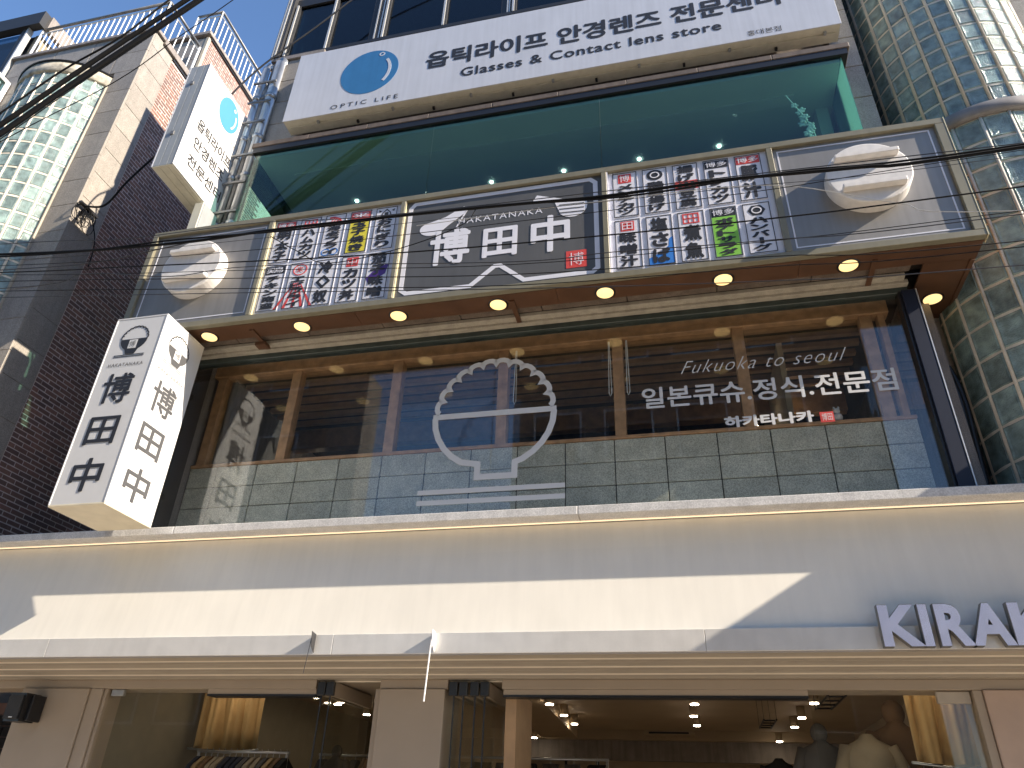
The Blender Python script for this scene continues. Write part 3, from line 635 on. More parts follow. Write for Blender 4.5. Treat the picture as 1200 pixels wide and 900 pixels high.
# menu cards
def card(M_, c, r, chars, top, **k):
    x0 = (-4.445 if M_ is M1 else -.425)+c*.3195; x1 = x0+.275; z1 = 7.69 if r == 0 else 7.005; z0 = 7.04 if r == 0 else 6.345
    cd = box('menu_card', (x0, x1, FP-.006, FP-.001, z0, z1), k.get('bg', cardm), SG)
    d = FP-.0065; W = x1-x0
    stroke('card_border', 'F', d, [(x0+.012, z0+.012), (x1-.012, z0+.012), (x1-.012, z1-.012), (x0+.012, z1-.012)], .007, ink, cd)
    zt = z1-.03; cx_ = (x0+x1)/2
    if k.get('fill'):
        mt, f0, f1 = k['fill']; poly('colour_patch', 'F', d, [(x0+.02, z0+.02+(z1-z0-.04)*f0), (x1-.02, z0+.02+(z1-z0-.04)*f0), (x1-.02, z0+.02+(z1-z0-.04)*f1), (x0+.02, z0+.02+(z1-z0-.04)*f1)], mt, cd, .001)
    if top == 'stamp': 
        poly('stamp', 'F', d, [(cx_-.07, zt-.13), (cx_+.07, zt-.13), (cx_+.07, zt), (cx_-.07, zt)], redm, cd, .002); text(k['s'], 'F', d-.002, (cx_-.055, cx_+.055, zt-.115, zt-.015), cardm, cd); zt -= .155
    elif top == 'grid':
        stroke('stamp', 'F', d, [(cx_-.075, zt-.13), (cx_+.075, zt-.13), (cx_+.075, zt-.01), (cx_-.075, zt-.01)], .014, redm, cd)
        for dx in (-.025, .025): stroke('stamp', 'F', d, [(cx_+dx, zt-.13), (cx_+dx, zt-.01)], .012, redm, cd, False)
        stroke('stamp', 'F', d, [(cx_-.075, zt-.07), (cx_+.075, zt-.07)], .012, redm, cd, False); zt -= .155
    elif top == 'banner':
        poly('banner', 'F', d, [(x0+.02, zt-.10), (x1-.02, zt-.10), (x1-.02, zt+.005), (x0+.02, zt+.005)], k.get('bm', redm), cd, .002); text(k['s'], 'F', d-.002, (x0+.03, x1-.03, zt-.085, zt-.008), cardm, cd, bold=.01); zt -= .125
    elif top == 'circle':
        stroke('ring', 'F', d, ell(cx_, zt-.08, .082, .075, n=24), .012, redm, cd); text(k['s'], 'F', d, (cx_-.045, cx_+.045, zt-.12, zt-.035), redm, cd, bold=.01); zt -= .18
    elif top == 'disc':
        poly('emblem', 'F', d, ell(cx_, zt-.075, .085, .075, n=k.get('n', 24)), ink, cd, .002); stroke('emblem_ring', 'F', d-.002, ell(cx_, zt-.075, .045, .04, n=14), .012, cardm, cd); zt -= .17
    elif top == 'shrimp':
        stroke('shrimp', 'F', d, [(cx_-.08, zt-.02), (cx_-.02, zt-.02), (cx_+.05, zt-.05), (cx_+.07, zt-.09), (cx_+.02, zt-.12), (cx_-.03, zt-.10)], .024, redm, cd, False)
        for q in range(3): stroke('shrimp', 'F', d, [(cx_-.02+.035*q, zt-.035-.012*q), (cx_-.06+.03*q, zt-.09)], .007, redm, cd, False)
        zt -= .15
    elif top == 'onigiri':
        stroke('onigiri', 'F', d, [(cx_-.06, zt-.11), (cx_+.06, zt-.11), (cx_+.045, zt-.06), (cx_, zt-.01), (cx_-.045, zt-.06)], .012, ink, cd); poly('seaweed', 'F', d, [(cx_-.022, zt-.11), (cx_+.022, zt-.11), (cx_+.022, zt-.055), (cx_-.022, zt-.055)], ink, cd, .002)
        for s in (-1, 1): poly('leaf', 'F', d, [(cx_+s*.06, zt-.03), (cx_+s*.10, zt-.01), (cx_+s*.09, zt-.05)], ink, cd, .002)
        zt -= .15
    if k.get('rays'):
        for q in range(5):
            a = (q-2)*.036; poly('ray', 'F', d, [(cx_+a*.5-.006, z0+.36), (cx_+a*.5+.006, z0+.36), (cx_+a*3+.018, z0+.02), (cx_+a*3-.018, z0+.02)], redm, cd, .001)
    if k.get('wave'): poly('wave', 'F', d, [(x0+.015, z0+.015), (x1-.015, z0+.015), (x1-.015, z0+.36), (x1-.05, z0+.33), (x1-.06, z0+.24), (x0+.10, z0+.14), (x0+.015, z0+.10)], blu, cd, .001)
    if k.get('aub'): poly('aubergine', 'F', d, [(x0+.015, z0+.30), (x0+.05, z0+.22), (x1-.04, z0+.34), (x1-.015, z0+.46), (x1-.03, z0+.48), (x0+.08, z0+.38)], pur, cd, .001)
    if k.get('wave2'): stroke('wave', 'F', d, ell(cx_-.05, z0+.07, .05, .045, n=14), .012, blu, cd, th=.001); stroke('wave', 'F', d, ell(cx_+.05, z0+.07, .05, .045, n=14), .012, blu, cd, th=.001)
    vtext(chars, 'F', d, (cx_-.088, cx_+.088, z0+.03, zt), k.get('tc', ink), cd, bold=.055, gap=.08, th=.003)
card(M1, 0, 0, '明太子', 'banner', s='博多'); card(M1, 1, 0, 'ハムカツ', 'grid'); card(M1, 2, 0, '海老フライ', 'shrimp', wave2=1)
card(M1, 3, 0, '玉子焼き', 'banner', s='来', fill=(yel, 0, .8)); card(M1, 4, 0, 'おにぎり', 'onigiri')
card(M1, 0, 1, 'チキン南蛮', 'banner', s='鶏', bm=ink); card(M1, 1, 1, 'エビフライ', 'circle', s='来', rays=1); card(M1, 2, 1, '冷◇奴', ''); card(M1, 3, 1, 'カツ丼', 'stamp', s='中'); card(M1, 4, 1, '茄子味噌', '', aub=1)
card(M2, 0, 0, 'メンチカツ', 'stamp', s='博'); card(M2, 1, 0, '鶏唐揚げ', 'disc'); card(M2, 2, 0, '揚げ出豆腐', '', fill=(redm, .42, .62)); card(M2, 3, 0, 'トンカツ', 'banner', s='博多', bm=ink); card(M2, 4, 0, '豚汁', 'banner', s='博多')
card(M2, 0, 1, '味噌汁', 'stamp', s='田'); card(M2, 1, 1, '塩さば', '', wave=1); card(M2, 2, 1, '煮魚', 'grid'); card(M2, 3, 1, 'ポテトサラダ', 'banner', s='博多', bm=ink, fill=(grn, 0, .82)); card(M2, 4, 1, 'ハンバーグ', 'disc', n=6)
# soffit
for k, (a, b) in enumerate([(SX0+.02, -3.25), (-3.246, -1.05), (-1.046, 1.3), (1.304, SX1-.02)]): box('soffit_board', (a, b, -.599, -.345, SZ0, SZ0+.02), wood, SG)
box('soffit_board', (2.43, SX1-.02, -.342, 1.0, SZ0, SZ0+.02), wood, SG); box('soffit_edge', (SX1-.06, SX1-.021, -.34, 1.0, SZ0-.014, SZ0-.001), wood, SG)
for x in (-4.55, -1.55, 1.95): box('soffit_bracket', (x, x+.05, -.50, -.10, SZ0-.018, SZ0-.001), wood, SG)
box('bracket_block', (-4.60, -4.47, -.28, -.18, SZ0-.06, SZ0-.02), wood, SG)
for x, y in [(-5.09, -.45), (-3.93, -.45), (-2.79, -.45), (-1.68, -.45), (-.56, -.45), (.60, -.45), (1.75, -.45), (2.64, .24)]:
    rg = tube('downlight', [(x, y, SZ0-.004), (x, y, SZ0-.0005)], .106, blackm, SG, 28); tube('lens', [(x, y, SZ0-.009), (x, y, SZ0-.0045)], .086, lampm, rg, 28)
ORG

# ================================================================ vertical white lightbox sign
LB = thing('lightbox_sign', 'tall white vertical lightbox sign with black kanji beside the restaurant windows', 'sign', (-5.52, -.68, 3.99))
lx0, lx1, ly0, ly1, lz0, lz1 = -5.835, -5.207, -1.02, -.34, 3.985, 6.165
fz = lambda z: 1.6+(z-1.6)*.939
box('body', (lx0+.004, lx1-.004, ly0+.004, ly1, lz0+.02, lz1-.02), lbm, LB)
box('bottom_cover', (lx0, lx1, ly0, ly1+.002, lz0, lz0+.019), M('yellowed_cover', (.66, .60, .46), .4, var=.08), LB, .003); box('top_cover', (lx0, lx1, ly0, ly1+.002, lz1-.019, lz1), lbm, LB, .003)
for x in (lx0, lx1-.012): box('corner_trim', (x, x+.012, ly0-.001, ly0+.011, lz0+.02, lz1-.02), white, LB)
box('mount_arm', (lx0+.03, lx0+.09, ly1, .0, 4.6, 4.66), dsteel, LB); box('mount_arm', (lx0+.03, lx0+.09, ly1, .0, 5.9, 5.96), dsteel, LB)
def sgn(pl, d, c, w_, mt):
    cz = fz(6.15); r = .155*w_
    stroke('emblem', pl, d, bowl_outline(c, cz, r, 11), .012, ink, LB, False)
    poly('emblem_bowl', pl, d, [(c-r*1.05, cz)]+[(c-r*1.05*cos(radians(a)), cz-.15*sin(radians(a))) for a in (15, 30, 45, 60)]+[(c-.055*w_, cz-.19), (c+.055*w_, cz-.19)]+[(c+r*1.05*cos(radians(a)), cz-.15*sin(radians(a))) for a in (60, 45, 30, 15)]+[(c+r*1.05, cz)], mt, LB)
    poly('emblem_stamp', pl, off(pl, d, .003), [(c-.05*w_, cz-.12), (c+.05*w_, cz-.12), (c+.05*w_, cz-.01), (c-.05*w_, cz-.01)], lbm, LB, .001)
    text('博', pl, off(pl, d, .004), (c-.036*w_, c+.036*w_, cz-.105, cz-.025), mt, LB, bold=-.01)
    for z in (fz(5.915), fz(5.937)): stroke('emblem_line', pl, d, [(c-.185*w_, z), (c+.185*w_, z)], .005, mt, LB, False)
    text('HAKATANAKA', pl, d, (c-.21*w_, c+.21*w_, fz(5.785), fz(5.828)), mt, LB, space=1.3)
    for ch, a, b in (('博', 5.31, 5.69), ('田', 4.815, 5.15), ('中', 4.285, 4.66)): text(ch, pl, d, (c-.175*w_, c+.175*w_, fz(a), fz(b)), mt, LB, bold=.016)
sgn('F', ly0+.003, -5.53, 1.0, ink); sgn('X', lx1-.005, -.70, 1.02, inkg)

# ================================================================ optic signs
OS = thing('shop_signboard', 'long white optician signboard with a blue ball above the teal glass', 'signboard', (-1.3, -.3, 9.76))
kx = lambda v: v*1.025
kz = lambda v: 1.6+(v-1.6)*1.025
ox0, ox1, oz0, oz1 = kx(-4.905), kx(2.33), kz(9.765), kz(11.21); OY = -.352
box('face', (ox0, ox1, OY, OY+.012, oz0, oz1), optw, OS, .003)
box('casing', (ox0+.01, ox1-.01, OY+.013, -.10, oz0+.005, oz1-.01), optc, OS)
box('bottom_rail', (ox0+.06, ox1-.06, -.24, -.222, oz0-.012, oz0+.004), optc, OS)
for k in range(13): box('fixing_clip', (ox0+.5+k*.56, ox0+.53+k*.56, -.28+.10*(k % 2), -.24+.10*(k % 2), oz0-.03, oz0+.004), blackm if k % 2 else optg, OS)
for x in (ox0+.9, -.2, 1.4): box('support_arm', (x, x+.05, -.10, .0, oz0+.1, oz0+.15), dsteel, OS)
d = OY; bx_, bz_ = kx(-3.72), kz(10.52)
poly('ball', 'F', d, ell(bx_, bz_, .44, .47, n=56), oblue, OS); stroke('highlight', 'F', d-.003, ell(bx_, bz_, .31, .37, -42, 38, 16), .045, optw, OS, False); stroke('highlight', 'F', d-.003, ell(bx_+.15, bz_+.36, .035, .035, n=14), .018, optw, OS)
def ot(b_, u0, u1, v0, v1, **k): text(b_, 'F', d, (kx(u0), kx(u1), kz(v0), kz(v1)), ink, OS, **k)
ot('OPTIC LIFE', -4.20, -3.22, 9.84, 9.925, space=1.5); ot('옵틱라이프 안경렌즈 전문센터', -2.88, 1.74, 10.335, 10.70, bold=.032)
ot('Glasses & Contact lens store', -2.36, 1.0, 10.045, 10.225, bold=.022, space=1.1); ot('홍대본점', 1.28, 1.67, 9.825, 9.925)
OV = thing('projecting_sign', 'white projecting optician box sign with blue ball beside the drainpipes', 'sign', (-6.15, -.45, 8.7))
vx0, vx1, vy0, vy1, vz0, vz1 = -6.156, -5.837, -1.086, -.11, 8.528, 10.50
kY = lambda y: -6.4+(y+6.4)*.925
kZ = lambda z: 1.6+(z-1.6)*.925
box('face', (vx1-.015, vx1, vy0, vy1, vz0, vz1), M('white_acrylic_face', (.66, .66, .66), .3, var=.02), OV, .003); box('face', (vx0, vx0+.015, vy0, vy1, vz0, vz1), optw, OV)
for a, b in ((vx0+.016, vx0+.115), (vx0+.120, vx0+.225), (vx0+.230, vx1-.016)): box('profile', (a, b, vy0+.004, vy1-.004, vz0+.004, vz1-.004), optg, OV, .003)
for a, b in ((vx0+.016, vx0+.115), (vx0+.120, vx0+.225), (vx0+.230, vx1-.016)): box('bottom_profile', (a, b, vy0+.006, vy1-.006, vz0-.01, vz0+.002), optc, OV, .002)
for z in (9.1, 10.1): box('bolt_plate', (vx0+.10, vx0+.15, vy0-.01, vy0+.003, z, z+.06), dsteel, OV)
box('mount_arm', (-5.95, -5.89, -.109, .03, 10.2, 10.26), dsteel, OV); box('mount_arm', (-5.95, -5.89, -.109, .03, 8.9, 8.96), dsteel, OV); box('mount_plate', (-6.0, -5.70, .03, .06, 8.8, 10.4), dsteel, OV)
d = vx1
by, bz = kY(0)-.0, kZ(10.84)
poly('ball', 'X', d, ell(by, bz, .223, .285, n=40), oblue2, OV); stroke('highlight', 'X', d+.003, ell(by, bz, .157, .21, -50, 30, 14), .03, optw, OV, False); stroke('highlight', 'X', d+.003, ell(by+.085, bz+.18, .02, .024, n=10), .014, optw, OV)
def kt(b_, u0, u1, v0, v1, m_, **k): text(b_, 'X', d, (kY(u0), kY(u1), kZ(v0), kZ(v1)), m_, OV, **k)
kt('OPTIC LIFE', -.30, .31, 10.42, 10.475, M('orange_grey_print', (.35, .28, .25), .5), space=1.5)
kt('옵틱라이프', -.50, .335, 9.99, 10.20, ink, bold=.015); kt('안경렌즈', -.46, .28, 9.66, 9.87, ink, bold=.015); kt('전문센터', -.46, .34, 9.31, 9.52, ink, bold=.015)

# ================================================================ drainpipes
for i, (x, r, mt, lab, zt) in enumerate([(-5.565, .075, steel, 'thick pale drainpipe nearest the optician signboard', 11.85), (-5.795, .055, steel, 'pale drainpipe left of the thick drainpipe', 11.8), (-5.685, .035, dsteel, 'dark conduit between the two pale drainpipes', 11.3)]):
    t = thing('drainpipe', lab, 'pipe', (x, -.10, 7.8)); r0 = r
    tube('pipe', [(x, -.10, 7.85), (x, -.10, zt-.1), (x+.02, -.08, zt-.03), (x+.03, -.0, zt)], r, mt, t, 14)
    for z in (8.3, 9.2, 10.0, 10.9): tube('collar', [(x, -.10, z), (x, -.10, z+.07)], r+.012, mt, t, 14)
t = thing('pipe_bracket', 'ladder of steel brackets tying the drainpipes together', 'bracket', (-5.68, -.2, 8.4))
for z in (8.5, 9.05, 9.6, 10.3, 10.75, 11.2): box('cross_bar', (-5.86, -5.48, -.20, -.178, z, z+.035), dsteel, t)
t = thing('sun_stop_box', 'cream metal box added low on the drainpipes to keep sun off the left granite', 'box', (-5.82, -.27, 7.86))  # box added here to stop a sun patch on the left building
box('housing', (-5.88, -5.74, -.50, -.20, 7.86, 8.42), optc, t, .01); box('lid', (-5.739, -5.73, -.49, -.21, 7.88, 8.40), optg, t, .003); box('bracket', (-5.86, -5.76, -.199, -.03, 8.1, 8.15), dsteel, t)
t = thing('conduit', 'thin dark electric conduit hugging the left edge of the drainpipes', 'pipe', (-5.8, -.15, 7.8)); tubes('tubing', [([(-5.82, -.08, 7.8), (-5.82, -.08, 11.0)], .016), ([(-5.79, -.12, 7.8), (-5.79, -.12, 10.4)], .010)], blackm, t)

# ================================================================ granite wall and glass block tower on the right
def split_pieces(name, items, parent, mats):
    """items: (mesh key, matrix, world centre, size); nearest 300 in view become objects, the rest one joined part"""
    sc = []
    for it in items:
        q = px(it[2]); sc.append((-(it[3]/q[2]) if q and -20 < q[0] < 1220 and -20 < q[1] < 920 else 1.0))
    order = sorted(range(len(items)), key=lambda i: sc[i]); big = [i for i in order[:300] if sc[i] < 0]; rest = [i for i in order if i not in set(big)]
    for i in big:
        me, mx, c, s = items[i]; o = bpy.data.objects.new(name, me); COL.objects.link(o); o.parent = parent; mm = mx.copy(); mm.translation = mx.translation-ORG[parent.name]; o.matrix_local = mm; ORG[o.name] = Vector(c)
    if rest:
        vs, fs, mi = [], [], []
        for i in rest:
            me, mx, c, s = items[i]; n = len(vs); vs += [tuple(mx @ v.co) for v in me.vertices]; ix = mats.index(me.materials[0])
            for p in me.polygons: fs.append(tuple(n+k for k in p.vertices)); mi.append(ix)
        o = mesh(name+'_field', vs, fs, mats, parent, mi=mi); o['kind'] = 'stuff'
def blockmesh(wd, h, dp):
    me = bpy.data.meshes.new('glass_block'); bm = bmesh.new(); w2, h2 = wd/2, h/2; b = .012
    o = [(-w2, -h2), (w2, -h2), (w2, h2), (-w2, h2)]; i1 = [(-w2+b, -h2+b), (w2-b, -h2+b), (w2-b, h2-b), (-w2+b, h2-b)]; i2 = [(-w2+.03, -h2+.03), (w2-.03, -h2+.03), (w2-.03, h2-.03), (-w2+.03, h2-.03)]
    A = [bm.verts.new((x, dp/2, z)) for x, z in o]; Bv = [bm.verts.new((x, -dp/2+.01, z)) for x, z in o]; C = [bm.verts.new((x, -dp/2, z)) for x, z in i1]; Dv = [bm.verts.new((x, -dp/2+.006, z)) for x, z in i2]
    for k in range(4):
        j = (k+1) % 4; bm.faces.new((A[k], A[j], Bv[j], Bv[k])); bm.faces.new((Bv[k], Bv[j], C[j], C[k])); bm.faces.new((C[k], C[j], Dv[j], Dv[k]))
    bm.faces.new(Dv); bmesh.ops.recalc_face_normals(bm, faces=bm.faces)
    bm.to_mesh(me); bm.free(); me.materials.append(blkglass); return me
def blockwall(parent, cx_, cy, R_, a0, a1, ncol, z0, z1, rh, name='glass_block'):
    step = (a1-a0)/ncol; wd = R_*radians(step)-.034; me = blockmesh(wd, rh-.026, .08); items = []
    nr = int(round((z1-z0)/rh))
    for r in range(nr):
        for c in range(ncol):
            a = radians(a0+step*(c+.5)); p = Vector((cx_+sin(a)*(R_-.037), cy-cos(a)*(R_-.037), z0+rh*(r+.5)))
            items.append((me, Matrix.Translation(p) @ Matrix.Rotation(a, 4, 'Z'), p, wd))
    split_pieces(name, items, parent, [blkglass])
    # mortar shell
    n = ncol*3; vs, fs = [], []
    for rr in (R_-.004, R_-.05):
        for z in (z0, z1):
            for k in range(n+1): a = radians(a0+(a1-a0)*k/n); vs.append((cx_+sin(a)*rr, cy-cos(a)*rr, z))
    for k in range(n): fs.append((k, k+1, n+2+k, n+1+k))
    mesh('mortar_bed', vs, fs, mortb, parent, True)
    # vertical mortar ribs stand a little proud
    bl = []
    for c in range(ncol+1):
        a = radians(a0+step*c); s_, c_ = sin(a), cos(a); rv = R_-.004; w2 = .019
        bl.append(([(cx_+s_*rv, cy-c_*rv, z0), (cx_+s_*rv, cy-c_*rv, z1)], w2))
    tubes('mortar_rib', bl, mortb, parent, 6)
TW = thing('glass_block_tower', 'round glass block stair tower with a grey ring at the right edge', 'tower', (3.7, .65, 0))
blockwall(TW, 3.71, .66, .93, -98, 98, 12, 3.75, 8.17, .34)
blockwall(TW, 3.71, .66, .93, -98, 98, 15, 8.34, 14.74, .2667, name='glass_block')
n = 48; vs, fs = [], []
for rr, z in ((.96, 8.17), (.985, 8.19), (.985, 8.32), (.96, 8.34), (.85, 8.34), (.85, 8.17)):
    for k in range(n+1): a = radians(-100+200*k/n); vs.append((3.71+sin(a)*rr, .66-cos(a)*rr, z))
for j in range(6):
    for k in range(n): a = j*(n+1)+k; b = ((j+1) % 6)*(n+1)+k; fs.append((a, a+1, b+1, b))
mesh('ring', vs, fs, ringm, TW, True)
NB = thing('neighbour_building', 'speckled granite neighbour building behind the round glass block tower', 'building', (5, 2, 0))
box('wall', (2.66, 2.80, .66, 6, 0, 14.7), gran_d, NB); box('wall', (2.8, 12, 1.3, 9, 0, 14.7), gran_d, NB)
z = 4.0
while z < 14.5:
    box('granite_panel', (4.58, 5.5, .62, .70, z, z+.545), gran, NB, .004); box('granite_panel', (5.505, 6.5, .62, .70, z, z+.545), gran, NB, .004)
    box('granite_panel', (2.66, 2.79, .60, .655, z, z+.545), gran, NB, .004); z += .55
box('wall', (4.58, 12, .70, 1.3, 0, 14.7), gran_d, NB)
SHB = thing('unseen_shade_box', 'unseen box beyond the right edge, added to shade the right fascia', 'sign', (6, -.5, 3.2))  # unseen box added to cast the diagonal shade on the fascia
box('body', (4.35, 9.5, -1.35, .60, 3.3, 5.50), cream, SHB)
# black hose bundle behind the corner post
t = thing('cable_bundle', 'black corrugated cable bundle drooping behind the navy corner post', 'cable', (2.6, .55, 4))
tubes('sheath', [(cat_rom([(2.50, .6+dy, 5.75), (2.60+dx, .45+dy, 5.6), (2.66+dx, .42+dy, 5.2), (2.64+dx, .42+dy, 4.7), (2.60+dx, .42, 4.1), (2.60+dx, .42, 3.9)]), .035) for dx, dy in ((0, 0), (.05, .03), (-.04, .05))], blackm, t, 8)

# ================================================================ left building
LBd = thing('corner_building', 'granite and brick building at the left with a glass block bay and roof railings', 'building', (-10, 3, 0))
LX = -8.5
box('core_wall', (-11.6, LX-.04, .04, 6, 0, 13.55), mort, LBd); box('core_wall', (-11.6, LX-.04, 1.12, 6, 13.55, 15.0), mort, LBd)
# front granite: piers right of bay and over bay
z = 13.62; hs = .53
k = 0
while z > 3.5:
    zl = z-hs
    if k < 2:
        for a, b in ((-11.55, -10.6), (-10.595, -9.75), (-9.745, -9.1), (-9.095, LX+.0)): box('granite_panel', (a, b-.006, -.02, .035, zl+.005, z), gran, LBd, .004)
    else:
        box('granite_panel', (-8.985, LX, -.02, .035, zl+.005, z), gran, LBd, .004); box('granite_panel', (-11.55, -10.93, -.02, .035, zl+.005, z), gran, LBd, .004)
    box('granite_panel', (LX-.035, LX+.003, -.015+.03, .505, zl+.20, z+.195 if k else z-.005), gran, LBd, .004)
    z = zl; k += 1
box('coping', (-11.6, LX+.05, -.06, .20, 13.625, 13.70), gran_d, LBd, .006); box('coping', (LX-.2, LX+.055, .205, 1.10, 13.56, 13.70), gran_d, LBd, .006)
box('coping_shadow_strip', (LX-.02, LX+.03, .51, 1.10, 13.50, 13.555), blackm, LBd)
# bay
bz1 = 12.2
blockwall(LBd, -9.96, .66, 1.15, -56, 56, 11, 4.36, bz1, .28)
vs, fs = [], []; n = 24
for rr, z in ((1.17, bz1), (1.19, bz1+.02), (1.19, bz1+.24), (1.0, bz1+.24), (1.0, bz1)):
    for k in range(n+1): a = radians(-57+114*k/n); vs.append((-9.96+sin(a)*rr, .66-cos(a)*rr, z))
for j in range(5):
    for k in range(n): a = j*(n+1)+k; b = ((j+1) % 5)*(n+1)+k; fs.append((a, a+1, b+1, b))
mesh('bay_cap', vs, fs, M('marbled_stone', (.45, .41, .33), .5, var=.5, scale=9), LBd, True)
tube('bay_cap_flashing', [(-9.96+sin(radians(a))*1.2, .66-cos(radians(a))*1.2, bz1+.25) for a in range(-57, 58, 6)], .018, blackm, LBd, 6)
box('bay_roof', (-10.9, -9.02, -.4, .05, bz1+.22, bz1+.24), gran_d, LBd) if False else None
box('bay_edge_trim', (-9.012, -8.988, -.05, .0, 4.3, bz1), stonetrim, LBd)
# second volume front and coping
box('granite_panel', (-10.2, LX-.045, 1.06, 1.11, 13.7, 14.35), gran, LBd, .004); box('granite_panel', (-10.2, LX-.045, 1.06, 1.11, 14.355, 15.0), gran, LBd, .004)
box('corner_strip', (LX-.04, LX+.02, 1.05, 1.12, 13.7, 15.0), stonetrim, LBd)
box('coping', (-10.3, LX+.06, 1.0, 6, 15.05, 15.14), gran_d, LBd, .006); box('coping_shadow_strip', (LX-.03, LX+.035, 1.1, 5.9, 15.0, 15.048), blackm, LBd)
# bricks
bml = []
for mt in brk:
    me = bpy.data.meshes.new('brick'); me.from_pydata(boxv(-.02, .02, -.1, .1, -.0285, .0285), [], BF); me.materials.append(mt); bev(me, .003); bml.append(me)
half = []
for mt in brk:
    me = bpy.data.meshes.new('brick'); me.from_pydata(boxv(-.02, .02, -.048, .048, -.0285, .0285), [], BF); me.materials.append(mt); half.append(me)
items = []; zr = 3.95; r = 0
while zr < 14.98:
    y = .51 if zr < 13.46 else 1.13; end = 3.7
    if r % 2: 
        p = Vector((LX-.012+random.uniform(-.002, .002), y+.048, zr+.0285)); items.append((random.choice(half), Matrix.Translation(p), p, .1)); y += .105
    while y < end:
        p = Vector((LX-.012+random.uniform(-.002, .002), y+.1, zr+.0285)); items.append((random.choice(bml), Matrix.Translation(p), p, .2)); y += .21
    zr += .0705; r += 1
# rank bricks near the centre of the visible wall strip first
split_pieces('brick', items, LBd, brk)
box('brick_mortar', (LX-.041, LX+.0055, .507, 6, 3.9, 13.49), brick_mortar, LBd); box('brick_mortar', (LX-.041, LX+.0055, 1.121, 6, 13.56, 14.99), brick_mortar, LBd)
# roof railings
def railing(pts, z0, z1, gap, lab=None):
    bl = []
    R_ = None
    for (a, b) in zip(pts[:-1], pts[1:]):
        a = Vector((*a, 0)); b = Vector((*b, 0)); L = (b-a).length; n = max(1, int(L/gap))
        tr = tube('railing', [(a.x, a.y, z1), (b.x, b.y, z1)], .028, dsteel, LBd, 8)
        tube('mid_rail', [(a.x, a.y, z1-.13), (b.x, b.y, z1-.13)], .016, steel, tr, 6); tube('foot_rail', [(a.x, a.y, z0+.05), (b.x, b.y, z0+.05)], .014, steel, tr, 6)
        for k in range(n+1):
            p = a+(b-a)*(k/n); post = k in (0, n); tube('post' if post else 'baluster', [(p.x, p.y, z0), (p.x, p.y, z1 if post else z1-.13)], .024 if post else .011, white, tr, 6)
railing([(-11.4, .05), (LX-.05, .05), (LX-.05, 1.0)], 13.70, 14.62, .125)
railing([(-9.1, 1.18), (LX-.02, 1.18), (LX-.02, 5.8)], 15.14, 16.05, .125)
# dark glass building further left
DG = thing('dark_glass_building', 'dark glazed building with a black roof edge in the top left corner', 'building', (-14, 2, 0))
box('wall', (-18, -11.62, .1, 6, 0, 14.55), darkin, DG)
box('window', (-18, -11.78, -.02, .06, 9.0, 14.5), g_dark, DG); box('window_frame', (-11.77, -11.66, -.06, .06, 9.0, 14.6), bframe, DG)
box('window_frame', (-11.655, -11.62, -.07, .04, 9, 14.6), winframe, DG); box('window_frame', (-11.80, -11.775, -.04, .0, 9.0, 14.5), winframe, DG)
box('roof_edge', (-18, -11.35, -.12, .02, 14.6, 14.98), bframe, DG); box('roof_fascia', (-11.40, -11.30, .025, 3.0, 14.6, 14.98), gran_d, DG); box('side_wall', (-11.61, -11.50, .1, 3, 13.7, 14.58), M('beige_side_wall', (.26, .22, .15), .6), DG)
box('transom', (-18, -11.78, -.03, -.021, 12.9, 12.92), winframe, DG)
GB = thing('glass_balcony', 'white framed glass balcony box at the left edge of the photo', 'balcony', (-11.9, -.8, 9))
box('pane', (-11.32, -11.30, -2.0, -.12, 9.6, 12.78), g_teal, GB); box('top_frame', (-11.36, -11.28, -2.1, -.04, 12.78, 12.86), white, GB, .004); box('corner_frame', (-11.36, -11.28, -.118, -.04, 9.6, 12.778), white, GB, .004); box('inner_frame', (-11.35, -11.32, -.3, -.26, 9.6, 12.77), bframe, GB)
box('floor', (-13, -11.37, -2.1, -.1, 9.3, 9.4), gran_d, GB); box('inner_wall', (-13, -12.6, -2.0, -.1, 9.4, 12.8), darkin, GB)

# ================================================================ buildings across the street (seen only as reflections)
def opp(x0, x1, y, h, lab, mt):
    t = thing('office_block', lab, 'building', ((x0+x1)/2, y, 0)); box('wall', (x0, x1, y-3.2, y, 0, h), mt, t); box('parapet', (x0-.1, x1+.1, y-.2, y+.12, h, h+.5), gran_d, t)
    zf = 3.4
    while zf < h-1.6:
        xw = x0+.6
        while xw < x1-1.6:
            wn = boxes('window', [(xw, xw+1.3, y+.001, y+.05, zf, zf+.06), (xw, xw+1.3, y+.001, y+.05, zf+1.5, zf+1.56), (xw, xw+.05, y+.001, y+.05, zf+.06, zf+1.5), (xw+1.25, xw+1.3, y+.001, y+.05, zf+.06, zf+1.5)], winframe, t)
            box('pane', (xw+.05, xw+1.25, y+.01, y+.02, zf+.06, zf+1.5), bframe, wn); xw += 1.9
        zf += 3.1
opp(-26, -9.9, -11, 14.5, 'render faced office block across the street, left in the reflections', oppw)
opp(-4.3, 5.0, -11, 18, 'render faced office block across the street, middle of the reflections', oppw)
opp(9.0, 19.0, -11, 12, 'lower office block across the street, right in the reflections', oppw)

